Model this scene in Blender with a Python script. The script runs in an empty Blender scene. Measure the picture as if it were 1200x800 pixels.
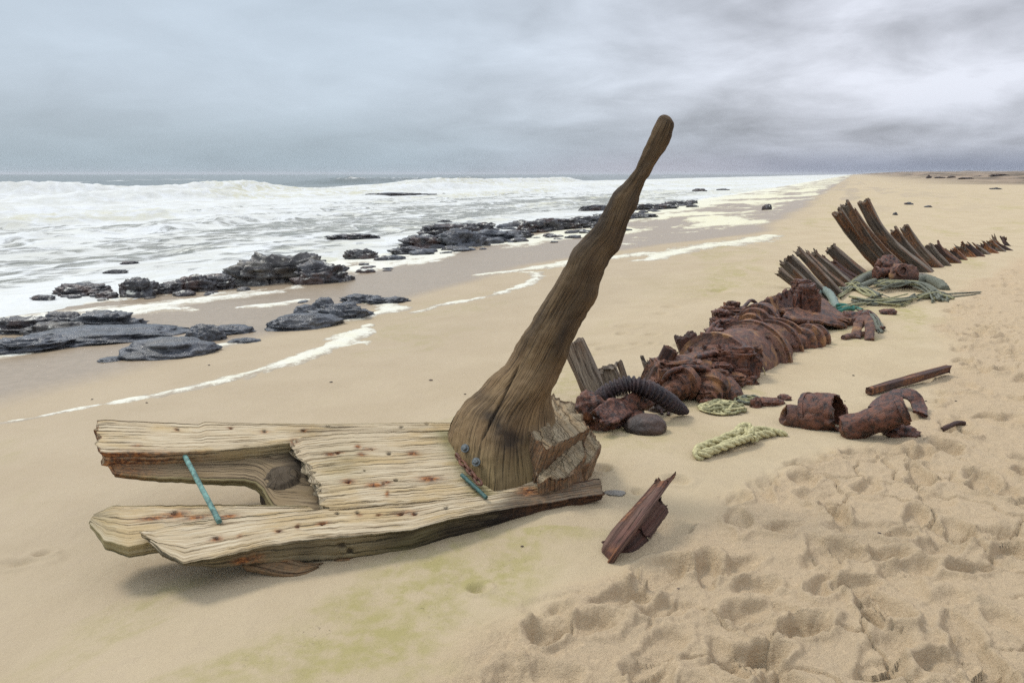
import bpy, math, random
import numpy as np
from mathutils import Vector
R = math.radians
sc = bpy.context.scene
# ------------------------------------------------------------ camera
FPX = 942.0                      # focal length for a 1200 px wide picture
PITCH = R(11.75)
CAMH = 1.6
cam = bpy.data.cameras.new('camera'); camo = bpy.data.objects.new('camera', cam)
sc.collection.objects.link(camo); sc.camera = camo
cam.sensor_width = 36.0; cam.lens = FPX * 36.0 / 1200.0
cam.clip_start = 0.05; cam.clip_end = 30000
camo.location = (0, 0, CAMH); camo.rotation_euler = (R(90) - PITCH, 0, 0)
# ------------------------------------------------------------ sky, sun, exposure
SUN_EL, SUN_AZ = 52.0, -58.0     # azimuth measured from +Y, negative = towards the sea (left)
sc.view_settings.view_transform = 'Standard'; sc.view_settings.look = 'None'
sc.view_settings.gamma = 1.0; sc.view_settings.exposure = 0.06
sc.cycles.use_denoising = False
sun = bpy.data.lights.new('sun', 'SUN'); suno = bpy.data.objects.new('sun', sun)
sc.collection.objects.link(suno)
sun.energy = 2.0; sun.angle = R(14); sun.color = (1.0, 0.945, 0.86)
sd = Vector((math.sin(R(SUN_AZ)) * math.cos(R(SUN_EL)), math.cos(R(SUN_AZ)) * math.cos(R(SUN_EL)), math.sin(R(SUN_EL))))
suno.rotation_euler = sd.to_track_quat('Z', 'Y').to_euler()

class NT:
    """tiny helper for building node trees"""
    def __init__(s, tree): s.t = tree; s.n = tree.nodes; s.l = tree.links
    def node(s, typ, **kw):
        n = s.n.new(typ)
        for k, v in kw.items(): setattr(n, k, v)
        return n
    def put(s, sock, v):
        if hasattr(v, 'is_linked') or isinstance(v, bpy.types.NodeSocket): s.l.new(v, sock)
        elif v is not None: sock.default_value = v
    def math(s, op, a, b=None, c=None, clamp=False):
        n = s.node('ShaderNodeMath', operation=op, use_clamp=clamp)
        s.put(n.inputs[0], a)
        if b is not None: s.put(n.inputs[1], b)
        if c is not None: s.put(n.inputs[2], c)
        return n.outputs[0]
    def mix(s, f, a, b, mode='MIX'):
        n = s.node('ShaderNodeMix', data_type='RGBA', blend_type=mode)
        s.put(n.inputs[0], f)
        s.put(n.inputs[6], a if not isinstance(a, tuple) or len(a) == 4 else (*a, 1))
        s.put(n.inputs[7], b if not isinstance(b, tuple) or len(b) == 4 else (*b, 1))
        return n.outputs[2]
    def step(s, v, a, b, lo=0.0, hi=1.0, kind='SMOOTHSTEP'):
        n = s.node('ShaderNodeMapRange', interpolation_type=kind)
        s.put(n.inputs[0], v)
        for i, x in zip((1, 2, 3, 4), (a, b, lo, hi)): s.put(n.inputs[i], x)
        return n.outputs[0]
    def noise(s, vec, scale, detail=4, rough=0.55, dist=0.0):
        n = s.node('ShaderNodeTexNoise'); s.put(n.inputs['Vector'], vec)
        s.put(n.inputs['Scale'], scale); s.put(n.inputs['Detail'], detail); s.put(n.inputs['Roughness'], rough); s.put(n.inputs['Distortion'], dist)
        return n.outputs[0]
    def vmul(s, vec, m):
        n = s.node('ShaderNodeVectorMath', operation='MULTIPLY'); s.put(n.inputs[0], vec); n.inputs[1].default_value = m
        return n.outputs[0]
    def bump(s, h, strength, dist, nrm=None):
        n = s.node('ShaderNodeBump'); s.put(n.inputs['Height'], h)
        n.inputs['Strength'].default_value = strength; n.inputs['Distance'].default_value = dist
        if nrm is not None: s.l.new(nrm, n.inputs['Normal'])
        return n.outputs[0]
    def attr(s, name):
        n = s.node('ShaderNodeAttribute'); n.attribute_name = name
        return n
    def sep(s, v):
        n = s.node('ShaderNodeSeparateXYZ'); s.put(n.inputs[0], v); return n.outputs

def build_world():
    w = bpy.data.worlds.new('World'); sc.world = w; w.use_nodes = True
    t = NT(w.node_tree); t.n.clear()
    out = t.node('ShaderNodeOutputWorld'); bg = t.node('ShaderNodeBackground')
    t.l.new(bg.outputs[0], out.inputs[0])
    sky = t.node('ShaderNodeTexSky', sky_type='NISHITA', sun_disc=False)
    sky.sun_elevation = R(SUN_EL); sky.sun_rotation = R(SUN_AZ); sky.air_density = 1.0; sky.dust_density = 2.0
    tc = t.node('ShaderNodeTexCoord'); d = tc.outputs['Generated']
    x, y, z = t.sep(d)
    el = t.math('MAXIMUM', z, 0.0)
    # perspective of a cloud ceiling: project the direction on a high plane, softened at the horizon
    k = t.math('DIVIDE', 1.0, t.math('ADD', el, 0.22))
    cmb = t.node('ShaderNodeCombineXYZ')
    t.put(cmb.inputs[0], t.math('MULTIPLY', x, k)); t.put(cmb.inputs[1], t.math('MULTIPLY', y, k)); t.put(cmb.inputs[2], t.math('MULTIPLY', el, 3.0))
    n1 = t.noise(cmb.outputs[0], 0.9, 5, 0.5, 0.5)
    n2 = t.noise(cmb.outputs[0], 2.4, 7, 0.56, 0.4)
    n3 = t.noise(t.vmul(d, (5.0, 5.0, 15.0)), 1.0, 6, 0.55, 0.3)
    az = t.math('DIVIDE', x, t.math('ADD', t.math('ABSOLUTE', y), 0.05))    # -0.64 .. 0.64 across the photograph
    right = t.step(az, -0.25, 0.40)
    amp = t.math('MULTIPLY_ADD', right, 0.85, 0.28)                   # clouds have more contrast over the land
    c = t.math('ADD', t.math('MULTIPLY', t.math('SUBTRACT', n1, 0.5), 0.8), t.math('MULTIPLY', t.math('SUBTRACT', n2, 0.5), 1.15))
    c = t.math('ADD', c, t.math('MULTIPLY', t.math('SUBTRACT', n3, 0.5), 1.2))
    c = t.math('MULTIPLY', c, amp)
    def blob(ax, ez, sx, sz, a):
        p = t.math('POWER', t.math('DIVIDE', t.math('SUBTRACT', az, ax), sx), 2.0)
        q = t.math('POWER', t.math('DIVIDE', t.math('SUBTRACT', z, ez), sz), 2.0)
        return t.math('MULTIPLY', t.math('EXPONENT', t.math('MULTIPLY', t.math('ADD', p, q), -1.0)), a)
    c = t.math('ADD', c, blob(0.47, 0.092, 0.14, 0.026, 0.42))        # the bright opening over the land
    c = t.math('ADD', c, blob(0.20, 0.105, 0.13, 0.020, 0.12))
    c = t.math('ADD', c, blob(0.30, 0.052, 0.26, 0.014, -0.26))
    c = t.math('ADD', c, blob(0.62, 0.155, 0.25, 0.022, -0.20))
    c = t.math('ADD', c, blob(0.05, 0.145, 0.25, 0.04, 0.10))
    c = t.math('ADD', c, blob(-0.62, 0.06, 0.30, 0.05, -0.12))
    low = t.step(z, 0.0, 0.10)
    base = t.mix(low, (0.325, 0.405, 0.465), (0.475, 0.55, 0.63))
    base_r = t.mix(low, (0.36, 0.385, 0.445), (0.525, 0.545, 0.605))
    base = t.mix(right, base, base_r)
    gain = t.step(c, -0.42, 0.42, 0.74, 1.56, 'LINEAR')
    vm = t.node('ShaderNodeVectorMath', operation='SCALE'); t.l.new(base, vm.inputs[0]); t.l.new(gain, vm.inputs[3])
    cloud = vm.outputs[0]
    # slate band lying on the horizon over the land, paler mist over the surf
    band = t.math('MULTIPLY', t.step(z, 0.034, 0.0), t.step(az, 0.16, 0.36))
    cloud = t.mix(t.math('MULTIPLY', band, 0.85), cloud, (0.215, 0.25, 0.35))
    mist = blob(0.17, 0.0, 0.15, 0.022, 0.75)
    cloud = t.mix(mist, cloud, (0.50, 0.50, 0.58))
    # an overcast sky is about two to three times brighter overhead
    zen = t.step(z, 0.19, 0.80, 1.0, 2.0)
    vm2 = t.node('ShaderNodeVectorMath', operation='SCALE'); t.l.new(cloud, vm2.inputs[0]); t.l.new(zen, vm2.inputs[3])
    vs = t.node('ShaderNodeVectorMath', operation='SCALE'); t.l.new(sky.outputs[0], vs.inputs[0]); vs.inputs[3].default_value = 1.0
    vc = t.node('ShaderNodeVectorMath', operation='SCALE'); t.l.new(vm2.outputs[0], vc.inputs[0]); vc.inputs[3].default_value = 10.0
    fin = t.mix(0.93, vs.outputs[0], vc.outputs[0])
    t.l.new(fin, bg.inputs[0]); bg.inputs[1].default_value = 0.1
build_world()

# ------------------------------------------------------------ numbers: noise
rng = np.random.RandomState(7)
def _h(i, j, k):
    n = (i.astype(np.int64) * 374761393 + j.astype(np.int64) * 668265263 + k.astype(np.int64) * 2147483647) & 0xffffffff
    n = ((n ^ (n >> 13)) * 1274126177) & 0xffffffff
    n = n ^ (n >> 16)
    return (n & 0xffff).astype(np.float32) / 65535.0
def vn(x, y, z=0.0, seed=0):
    """value noise -1..1"""
    x = np.asarray(x, dtype=np.float64); y = np.asarray(y, dtype=np.float64) + 0 * x; z = np.asarray(z, dtype=np.float64) + 0 * x
    xi, yi, zi = np.floor(x), np.floor(y), np.floor(z)
    fx, fy, fz = x - xi, y - yi, z - zi
    fx = fx * fx * fx * (fx * (fx * 6 - 15) + 10); fy = fy * fy * fy * (fy * (fy * 6 - 15) + 10); fz = fz * fz * (3 - 2 * fz)
    xi = xi.astype(np.int64) + seed * 131; yi = yi.astype(np.int64) + seed * 57; zi = zi.astype(np.int64) + seed * 17
    def c(a, b, d): return _h(xi + a, yi + b, zi + d)
    def pl(d):
        a = c(0, 0, d) * (1 - fx) + c(1, 0, d) * fx
        b = c(0, 1, d) * (1 - fx) + c(1, 1, d) * fx
        return a * (1 - fy) + b * fy
    if np.all(fz == 0): r = pl(0)
    else: r = pl(0) * (1 - fz) + pl(1) * fz
    return r * 2 - 1
def fbm(x, y, z=0.0, o=4, seed=0, g=0.5, lac=2.03):
    a = 1.0; s = 0.0; t = 0.0
    x = np.asarray(x, dtype=np.float64); y = np.asarray(y, dtype=np.float64); z = np.asarray(z, dtype=np.float64)
    for i in range(o):
        s = s + a * vn(x, y, z, seed + i * 7); t += a; a *= g
        # rotate between octaves so the lattice never shows
        x, y = (x * 0.8 - y * 0.6) * lac + 3.7, (x * 0.6 + y * 0.8) * lac + 1.3; z = z * lac + 5.1
    return s / t
def ridge(x, y, z=0.0, o=4, seed=0):
    a = 1.0; s = 0.0; t = 0.0
    x = np.asarray(x, dtype=np.float64); y = np.asarray(y, dtype=np.float64); z = np.asarray(z, dtype=np.float64)
    for i in range(o):
        s = s + a * (1 - np.abs(vn(x, y, z, seed + i * 7)) * 2); t += a; a *= 0.5
        x, y = (x * 0.8 - y * 0.6) * 2.1 + 3.7, (x * 0.6 + y * 0.8) * 2.1 + 1.3; z = z * 2.1 + 5.1
    return s / t
def sst(x, a, b):
    t = np.clip((np.asarray(x, dtype=np.float64) - a) / (b - a), 0, 1); return t * t * (3 - 2 * t)
def worley(x, y, seed=0):
    xi, yi = np.floor(x), np.floor(y); f1 = np.full(x.shape, 9.0); f2 = np.full(x.shape, 9.0)
    for a in (-1, 0, 1):
        for b in (-1, 0, 1):
            cx, cy = xi + a, yi + b
            k = np.full(x.shape, seed)
            px = cx + _h(cx, cy, k); py = cy + _h(cx, cy, k + 99)
            d = np.hypot(px - x, py - y)
            f2 = np.where(d < f1, f1, np.minimum(f2, d)); f1 = np.minimum(f1, d)
    return f1, f2

# ------------------------------------------------------------ pixels of the 1200x800 photograph to points in the place
CP, SP = math.cos(PITCH), math.sin(PITCH)
def ray(px, py):
    a, b = (px - 600) / FPX, -(py - 400) / FPX
    return np.array([a, CP + b * SP, -SP + b * CP])
CAM = np.array([0, 0, CAMH])
def on_z(px, py, z):
    d = ray(px, py); return CAM + d * ((z - CAMH) / d[2])
def at_y(px, py, Y):
    d = ray(px, py); return CAM + d * (Y / d[1])
def proj(P):
    P = np.asarray(P) - CAM
    f = P[..., 1] * CP - P[..., 2] * SP; u = P[..., 1] * SP + P[..., 2] * CP
    return 600 + FPX * P[..., 0] / f, 400 - FPX * u / f

# ------------------------------------------------------------ the lie of the land
SEA = -0.40
CS, SS = math.cos(R(22.6)), math.sin(R(22.6))
def uv(x, y): return x * CS - y * SS, x * SS + y * CS     # u: inland from the sea, v: along the shore
def z_base(x, y):
    u, v = uv(x, y)
    r = np.hypot(x, y)
    t = np.clip((-2.0 - u) / 11.0, 0, None)
    z = -0.5 * t ** 0.92
    z = np.where(u < -13, -0.5 - (-13 - u) * 0.05, z)
    z = np.maximum(z, -5)
    z = z + 0.10 * sst(u, 2, 60)
    near = sst(r, 0.5, 3) * (1 - sst(r, 60, 160))
    z = z + near * (0.035 * fbm(x * 0.45, y * 0.45, 0, 3, 3) + 0.012 * fbm(x * 1.4, y * 1.4, 0, 3, 9))
    # water level side must stay calm
    # low dunes closing the beach in the distance
    dn = sst(v, 150, 240) * sst(u, 4, 40)
    z = z + dn * (1.45 + 1.9 * fbm(x * 0.022, y * 0.022, 0, 4, 21) + 0.45 * fbm(x * 0.09, y * 0.09, 0, 3, 25)) + sst(v, 500, 1500) * sst(u, 10, 80) * 3.0
    z = z + sst(u, 60, 220) * 1.1 * (0.6 + 0.4 * fbm(x * 0.015, y * 0.015, 0, 3, 31))
    # sand banked up against the right end of the big timber, hollow below its left end
    def g(cx, cy, rx, ry, a): return a * np.exp(-((x - cx) / rx) ** 2 - ((y - cy) / ry) ** 2)
    z = z + g(0.18, 3.60, 0.30, 0.30, 0.05) + g(0.75, 4.3, 0.8, 0.6, 0.05) + g(-0.9, 3.2, 0.9, 0.7, 0.0)
    # drift of sand against the machinery
    z = z + g(2.2, 8.6, 1.3, 1.2, 0.06)
    return z
def gz(x, y): return float(z_base(np.array([float(x)]), np.array([float(y)]))[0])
def gpt(px, py):
    z = 0.0
    for _ in range(12):
        P = on_z(px, py, z); z = 0.5 * z + 0.5 * max(gz(P[0], P[1]), SEA)
    P = on_z(px, py, z); P[2] = max(gz(P[0], P[1]), SEA); return P

# ------------------------------------------------------------ mesh helpers
def link(o): sc.collection.objects.link(o); return o
def tag(o, label=None, cat=None, group=None, kind=None):
    if label: o['label'] = label
    if cat: o['category'] = cat
    if group: o['group'] = group
    if kind: o['kind'] = kind
    return o
def empty(name, loc, label, cat, group=None):
    o = link(bpy.data.objects.new(name, None)); o.location = tuple(loc); o.empty_display_size = 0.2
    return tag(o, label, cat, group)
def grid_faces(n, m, wrap=False, off=0):
    i = np.arange(n - 1)[:, None]; j = np.arange(m if wrap else m - 1)[None, :]
    j2 = (j + 1) % m
    a = i * m + j; b = i * m + j2; c = (i + 1) * m + j2; d = (i + 1) * m + j
    return np.stack([a, b, c, d], -1).reshape(-1, 4) + off
def mesh(name, V, quads=None, tris=None, mat=None, parent=None, attrs=None, sharp=None, vattrs=None, smooth=True):
    V = np.asarray(V, dtype=np.float32)
    if parent is not None: V = V - np.array(parent.matrix_basis.translation if parent.parent is None else parent_origin(parent), dtype=np.float32)
    me = bpy.data.meshes.new(name)
    q = np.zeros((0, 4), int) if quads is None else np.asarray(quads); t = np.zeros((0, 3), int) if tris is None else np.asarray(tris)
    me.vertices.add(len(V)); me.vertices.foreach_set('co', V.ravel())
    li = np.concatenate([q.ravel(), t.ravel()]).astype(np.int32)
    me.loops.add(len(li)); me.loops.foreach_set('vertex_index', li)
    st = np.concatenate([np.arange(len(q)) * 4, len(q) * 4 + np.arange(len(t)) * 3]).astype(np.int32)
    me.polygons.add(len(st)); me.polygons.foreach_set('loop_start', st)
    if smooth: me.polygons.foreach_set('use_smooth', np.ones(len(st), dtype=bool))
    me.update(calc_edges=True)
    for k, a in (attrs or {}).items():       # colour per vertex (masks)
        A = me.attributes.new(k, 'FLOAT_COLOR', 'POINT'); a = np.asarray(a, dtype=np.float32)
        if a.shape[1] < 4: a = np.concatenate([a, np.ones((len(a), 4 - a.shape[1]), np.float32)], 1)
        A.data.foreach_set('color', a.ravel())
    for k, a in (vattrs or {}).items():
        A = me.attributes.new(k, 'FLOAT_VECTOR', 'POINT'); A.data.foreach_set('vector', np.asarray(a, dtype=np.float32).ravel())
    if sharp: me.set_sharp_from_angle(angle=R(sharp))
    if mat: me.materials.append(mat)
    o = bpy.data.objects.new(name, me); link(o)
    if parent is not None: o.parent = parent
    return o
def parent_origin(p):
    v = Vector((0, 0, 0))
    while p is not None: v += p.location; p = p.parent
    return v

# ------------------------------------------------------------ materials
def mat_new(name):
    m = bpy.data.materials.new(name); m.use_nodes = True
    t = NT(m.node_tree); b = t.n['Principled BSDF']
    return m, t, b
def sand_material():
    m, t, b = mat_new('sand'); a = t.attr('m'); x, y, z = t.sep(a.outputs['Vector']); wet, alg, churn = x, y, z
    geo = t.node('ShaderNodeNewGeometry'); p = geo.outputs['Position']
    grain = t.noise(p, 420, 2, 0.6); g2 = t.noise(p, 95, 4, 0.7); g3 = t.noise(p, 11, 5, 0.6); g4 = t.noise(p, 1.3, 4, 0.55)
    dry = t.mix(t.step(g4, 0.35, 0.65), (0.455, 0.358, 0.222), (0.500, 0.400, 0.255))
    dry = t.mix(churn, dry, (0.500, 0.376, 0.235))
    dry = t.mix(t.math('MULTIPLY', t.step(g3, 0.45, 0.75), 0.35), dry, (0.40, 0.315, 0.21))
    spots = t.math('MULTIPLY', t.step(grain, 0.62, 0.74), 0.30)
    dry = t.mix(spots, dry, (0.22, 0.16, 0.10))
    dry = t.mix(t.step(t.noise(p, 170, 3, 0.7), 0.35, 0.65, 0.0, 0.22), dry, (0.30, 0.23, 0.155))
    col = t.mix(t.math('MULTIPLY', alg, t.math('MULTIPLY', t.step(g3, 0.32, 0.62, 0.15, 1.0), t.step(t.noise(p, 3.1, 6, 0.7), 0.36, 0.56, 0.25, 1.0))), dry, (0.315, 0.275, 0.090))
    dune = t.attr('d').outputs['Fac']
    sc_ = t.step(t.noise(p, 0.09, 6, 0.7), 0.42, 0.58)
    col = t.mix(dune, col, t.mix(sc_, (0.30, 0.22, 0.15), (0.10, 0.075, 0.05)))
    fleck = t.math('MULTIPLY', t.math('MULTIPLY', t.step(t.noise(p, 60, 5, 0.75), 0.60, 0.68), t.step(t.noise(p, 5, 4, 0.6), 0.50, 0.62)), alg)
    col = t.mix(fleck, col, (0.07, 0.055, 0.03))
    col = t.mix(wet, col, t.mix(t.step(g3, 0.3, 0.7), (0.265, 0.205, 0.138), (0.31, 0.24, 0.165)))
    t.put(b.inputs['Base Color'], col)
    rough = t.step(wet, 0.0, 1.0, 0.92, 0.36, 'LINEAR'); t.put(b.inputs['Roughness'], rough)
    t.put(b.inputs['Specular IOR Level'], t.step(wet, 0, 1, 0.3, 0.26, 'LINEAR'))
    nw = t.math('SUBTRACT', 1.0, t.math('MULTIPLY', wet, 0.93))
    h = t.math('ADD', t.math('MULTIPLY', grain, 0.0022), t.math('MULTIPLY', g2, 0.004))
    lumps = t.math('MULTIPLY', t.math('MULTIPLY', t.step(t.noise(p, 30, 7, 0.72), 0.32, 0.68), churn), 0.0045)
    h = t.math('MULTIPLY', t.math('ADD', h, lumps), nw)
    t.l.new(t.bump(h, 1.0, 1.0), b.inputs['Normal'])
    return m
def foam_material():
    m, t, b = mat_new('foam'); a = t.attr('m'); yel, thick, _u = t.sep(a.outputs['Vector'])
    geo = t.node('ShaderNodeNewGeometry'); p = geo.outputs['Position']
    n = t.noise(p, 9, 5, 0.65); n2 = t.noise(p, 45, 4, 0.7)
    c = t.mix(yel, (0.66, 0.645, 0.57), (0.63, 0.585, 0.39))
    c = t.mix(t.math('MULTIPLY', t.step(n, 0.5, 0.75), 0.35), c, (0.62, 0.57, 0.42))
    n4 = t.noise(p, 16, 6, 0.75, 0.5)
    n5 = t.noise(p, 1.7, 6, 0.72, 0.6)
    cov = t.step(t.math('ADD', thick, t.math('ADD', t.math('MULTIPLY', t.math('SUBTRACT', n4, 0.5), 2.4), t.math('MULTIPLY', t.math('SUBTRACT', n5, 0.5), 2.0))), 0.0, 0.62)
    c = t.mix(cov, (0.33, 0.27, 0.19), c)
    t.put(b.inputs['Base Color'], c); b.inputs['Roughness'].default_value = 0.65
    b.inputs['Subsurface Weight'].default_value = 0.0
    t.l.new(t.bump(t.math('ADD', t.math('MULTIPLY', n, 0.02), t.math('MULTIPLY', n2, 0.008)), 1.0, 0.6), b.inputs['Normal'])
    return m
def sea_material():
    m, t, b = mat_new('sea_water'); a = t.attr('m'); dens, calm, yel = t.sep(a.outputs['Vector'])
    gc = t.attr('gc').outputs['Vector']                 # shore coordinates (u, v) in metres
    warp = t.noise(gc, 0.35, 3, 0.5)
    w3 = t.node('ShaderNodeVectorMath', operation='ADD'); t.l.new(gc, w3.inputs[0])
    cm = t.node('ShaderNodeCombineXYZ'); t.put(cm.inputs[0], t.math('MULTIPLY', warp, 3.0)); t.put(cm.inputs[1], t.math('MULTIPLY', warp, -2.0)); t.l.new(cm.outputs[0], w3.inputs[1])
    q = w3.outputs[0]
    big = t.noise(t.vmul(q, (0.35, 0.09, 1)), 1.0, 6, 0.62, 0.4)
    mid = t.noise(t.vmul(q, (1.3, 0.6, 1)), 1.0, 6, 0.66, 0.6)
    vo = t.node('ShaderNodeTexVoronoi', feature='DISTANCE_TO_EDGE'); t.l.new(t.vmul(q, (1.6, 1.1, 1)), vo.inputs['Vector']); vo.inputs['Scale'].default_value = 1.0
    lace = t.step(vo.outputs[0], 0.0, 0.25, 0.07, -0.05)
    str_ = t.noise(t.vmul(q, (0.9, 0.14, 1)), 1.0, 7, 0.7, 1.0)
    lace = t.math('ADD', lace, t.math('MULTIPLY', t.math('SUBTRACT', str_, 0.5), 0.75))
    f = t.math('ADD', t.math('MULTIPLY', big, 0.75), t.math('MULTIPLY', mid, 0.55))
    f = t.math('ADD', f, lace)
    f = t.math('ADD', f, t.math('SUBTRACT', dens, 1.18))
    foam = t.step(f, -0.12, 0.13)
    wat = t.mix(calm, (0.17, 0.165, 0.115), (0.105, 0.125, 0.115))
    blo = t.noise(t.vmul(q, (0.5, 0.35, 1)), 1.0, 6, 0.68)
    fc = t.mix(t.math('MULTIPLY', yel, t.step(mid, 0.40, 0.62)), (0.63, 0.64, 0.63), (0.52, 0.50, 0.37))
    fc = t.mix(t.math('MULTIPLY', t.step(blo, 0.42, 0.62), 0.55), fc, (0.47, 0.465, 0.415))
    col = t.mix(foam, wat, fc)
    t.put(b.inputs['Base Color'], col)
    t.put(b.inputs['Roughness'], t.step(foam, 0, 1, 0.22, 0.8, 'LINEAR')); b.inputs['IOR'].default_value = 1.33
    rip = t.noise(t.vmul(gc, (3.2, 1.2, 1)), 1.0, 5, 0.6)
    h = t.math('ADD', t.math('MULTIPLY', rip, 0.10), t.math('MULTIPLY', foam, 0.16))
    h = t.math('ADD', h, t.math('MULTIPLY', t.noise(gc, 14, 3, 0.6), 0.012))
    t.l.new(t.bump(h, 1.0, 0.8), b.inputs['Normal'])
    return m
def wood_material(name, light, dark, mid=None, fs=1.0, crack=1.0, rough=0.85, lo=0.36, hi=0.66, bumpd=0.006):
    m, t, b = mat_new(name); gc = t.attr('gc').outputs['Vector']; mk = t.sep(t.attr('m').outputs['Vector'])
    rust, darkm, green = mk
    warp = t.noise(t.vmul(gc, (2.2, 7, 1)), 1.0, 3, 0.5)
    cm = t.node('ShaderNodeCombineXYZ'); t.put(cm.inputs[1], t.math('MULTIPLY', warp, 0.022))
    w3 = t.node('ShaderNodeVectorMath', operation='ADD'); t.l.new(gc, w3.inputs[0]); t.l.new(cm.outputs[0], w3.inputs[1]); q = w3.outputs[0]
    fine = t.noise(t.vmul(q, (5, 260, 1)), 1.0, 4, 0.7)
    med = t.noise(t.vmul(q, (2.6 * fs, 105 * fs, 1)), 1.0, 5, 0.66)
    blot = t.noise(t.vmul(q, (2.5, 9, 1)), 1.0, 5, 0.6)
    s = t.math('ADD', t.math('MULTIPLY', fine, 0.45), t.math('MULTIPLY', med, 0.55))
    c = t.mix(t.step(s, lo, hi), dark, light)
    if mid: c = t.mix(t.math('MULTIPLY', t.step(blot, 0.44, 0.66), 0.75), c, mid)
    cr = t.math('MULTIPLY', t.step(med, 0.445, 0.365), t.step(blot, 0.34, 0.56, 0.25, 1.0))
    cr = t.math('MULTIPLY', cr, crack)
    c = t.mix(t.math('MULTIPLY', cr, 0.74), c, (0.045, 0.030, 0.017))
    c = t.mix(t.math('MULTIPLY', green, 0.75), c, (0.13, 0.125, 0.035))
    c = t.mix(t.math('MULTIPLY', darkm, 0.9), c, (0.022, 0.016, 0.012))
    rc = t.mix(t.step(t.noise(gc, 40, 4, 0.7), 0.4, 0.62), (0.075, 0.027, 0.014), (0.34, 0.135, 0.042))
    rm = t.math('MULTIPLY', rust, t.step(t.noise(t.vmul(gc, (14, 60, 1)), 1.0, 4, 0.6), 0.25, 0.6, 0.5, 1.3), clamp=True)
    c = t.mix(rm, c, rc)
    t.put(b.inputs['Base Color'], c); b.inputs['Roughness'].default_value = rough; b.inputs['Specular IOR Level'].default_value = 0.3
    h = t.math('SUBTRACT', t.math('MULTIPLY', s, 0.8), t.math('MULTIPLY', cr, 0.9))
    t.l.new(t.bump(h, 1.0, bumpd), b.inputs['Normal'])
    return m
def rust_material(name='rust', base=(0.085, 0.036, 0.026), dark=(0.026, 0.015, 0.015), orange=(0.30, 0.125, 0.040), oa=0.5, rough=0.62, scale=1.0):
    m, t, b = mat_new(name); geo = t.node('ShaderNodeNewGeometry'); p = geo.outputs['Position']
    n1 = t.noise(p, 3.2 * scale, 6, 0.65, 0.6); n2 = t.noise(p, 14 * scale, 6, 0.7); n3 = t.noise(p, 60 * scale, 4, 0.7)
    c = t.mix(t.step(n2, 0.38, 0.62), dark, base)
    c = t.mix(t.math('MULTIPLY', t.step(n1, 0.52, 0.68), oa), c, orange)
    c = t.mix(t.math('MULTIPLY', t.step(n3, 0.55, 0.75), 0.35), c, (0.25, 0.125, 0.075))
    t.put(b.inputs['Base Color'], c)
    t.put(b.inputs['Roughness'], t.step(n2, 0.3, 0.7, rough - 0.2, rough + 0.2, 'LINEAR'))
    b.inputs['Specular IOR Level'].default_value = 0.45
    h = t.math('ADD', t.math('MULTIPLY', n2, 0.5), t.math('MULTIPLY', n3, 0.25))
    t.l.new(t.bump(h, 1.0, 0.045 / scale), b.inputs['Normal'])
    return m
def rock_material(name, base, dark, brown, ba=0.3, rough=0.35, froth=0.0):
    m, t, b = mat_new(name); geo = t.node('ShaderNodeNewGeometry'); p = geo.outputs['Position']
    n1 = t.noise(p, 1.6, 6, 0.65, 0.5); n2 = t.noise(p, 7, 6, 0.7); n3 = t.noise(p, 34, 4, 0.7)
    c = t.mix(t.step(n2, 0.38, 0.62), dark, base)
    c = t.mix(t.math('MULTIPLY', t.step(n1, 0.5, 0.62), ba), c, brown)
    if froth:
        fr = t.math('MULTIPLY', t.step(t.noise(p, 4.5, 7, 0.75), 0.56, 0.60), t.step(t.sep(geo.outputs['Normal'])[2], 0.15, 0.6)); c = t.mix(t.math('MULTIPLY', fr, froth), c, (0.62, 0.60, 0.52))
    t.put(b.inputs['Base Color'], c)
    t.put(b.inputs['Roughness'], t.step(n3, 0.3, 0.7, rough - 0.14, rough + 0.20, 'LINEAR'))
    h = t.math('ADD', t.math('MULTIPLY', n2, 0.6), t.math('MULTIPLY', n3, 0.25))
    t.l.new(t.bump(h, 0.8, 0.06), b.inputs['Normal'])
    return m
def plain(name, col, rough=0.7, metal=0.0, scale=40, var=0.35, bump=0.3):
    m, t, b = mat_new(name); geo = t.node('ShaderNodeNewGeometry'); n = t.noise(geo.outputs['Position'], scale, 5, 0.65)
    c = t.mix(t.step(n, 0.3, 0.7), tuple(x * (1 - var) for x in col), tuple(min(1, x * (1 + var)) for x in col))
    t.put(b.inputs['Base Color'], c); b.inputs['Roughness'].default_value = rough; b.inputs['Metallic'].default_value = metal
    t.l.new(t.bump(n, bump, 0.01), b.inputs['Normal'])
    return m
M_SAND = sand_material(); M_FOAM = foam_material(); M_SEA = sea_material()

# ------------------------------------------------------------ polar sheets, dense where the camera looks
def angles(core, half, rest):
    a = np.concatenate([np.linspace(-half, half, core), np.linspace(half, 2 * math.pi - half, rest + 2)[1:-1]])
    return a
def radii(segs):
    out = []
    for (a, b, k) in segs:
        n = max(2, int(math.log(b / a) / k)); out.append(a * (b / a) ** (np.arange(n) / n))
    out.append([segs[-1][1]]); return np.concatenate(out)

def seg_dist(x, y, pts):
    """distance to a polyline and the parameter (point index) along it"""
    best = np.full(x.shape, 1e9); par = np.zeros(x.shape)
    for i in range(len(pts) - 1):
        a, b = pts[i], pts[i + 1]; d = b - a; L = (d ** 2).sum() + 1e-12
        t = np.clip(((x - a[0]) * d[0] + (y - a[1]) * d[1]) / L, 0, 1)
        q = np.hypot(x - a[0] - t * d[0], y - a[1] - t * d[1])
        mk = q < best; best = np.where(mk, q, best); par = np.where(mk, i + t, par)
    return best, par
def gline(pix): return np.array([gpt(a, b)[:2] for a, b in pix])

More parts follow.
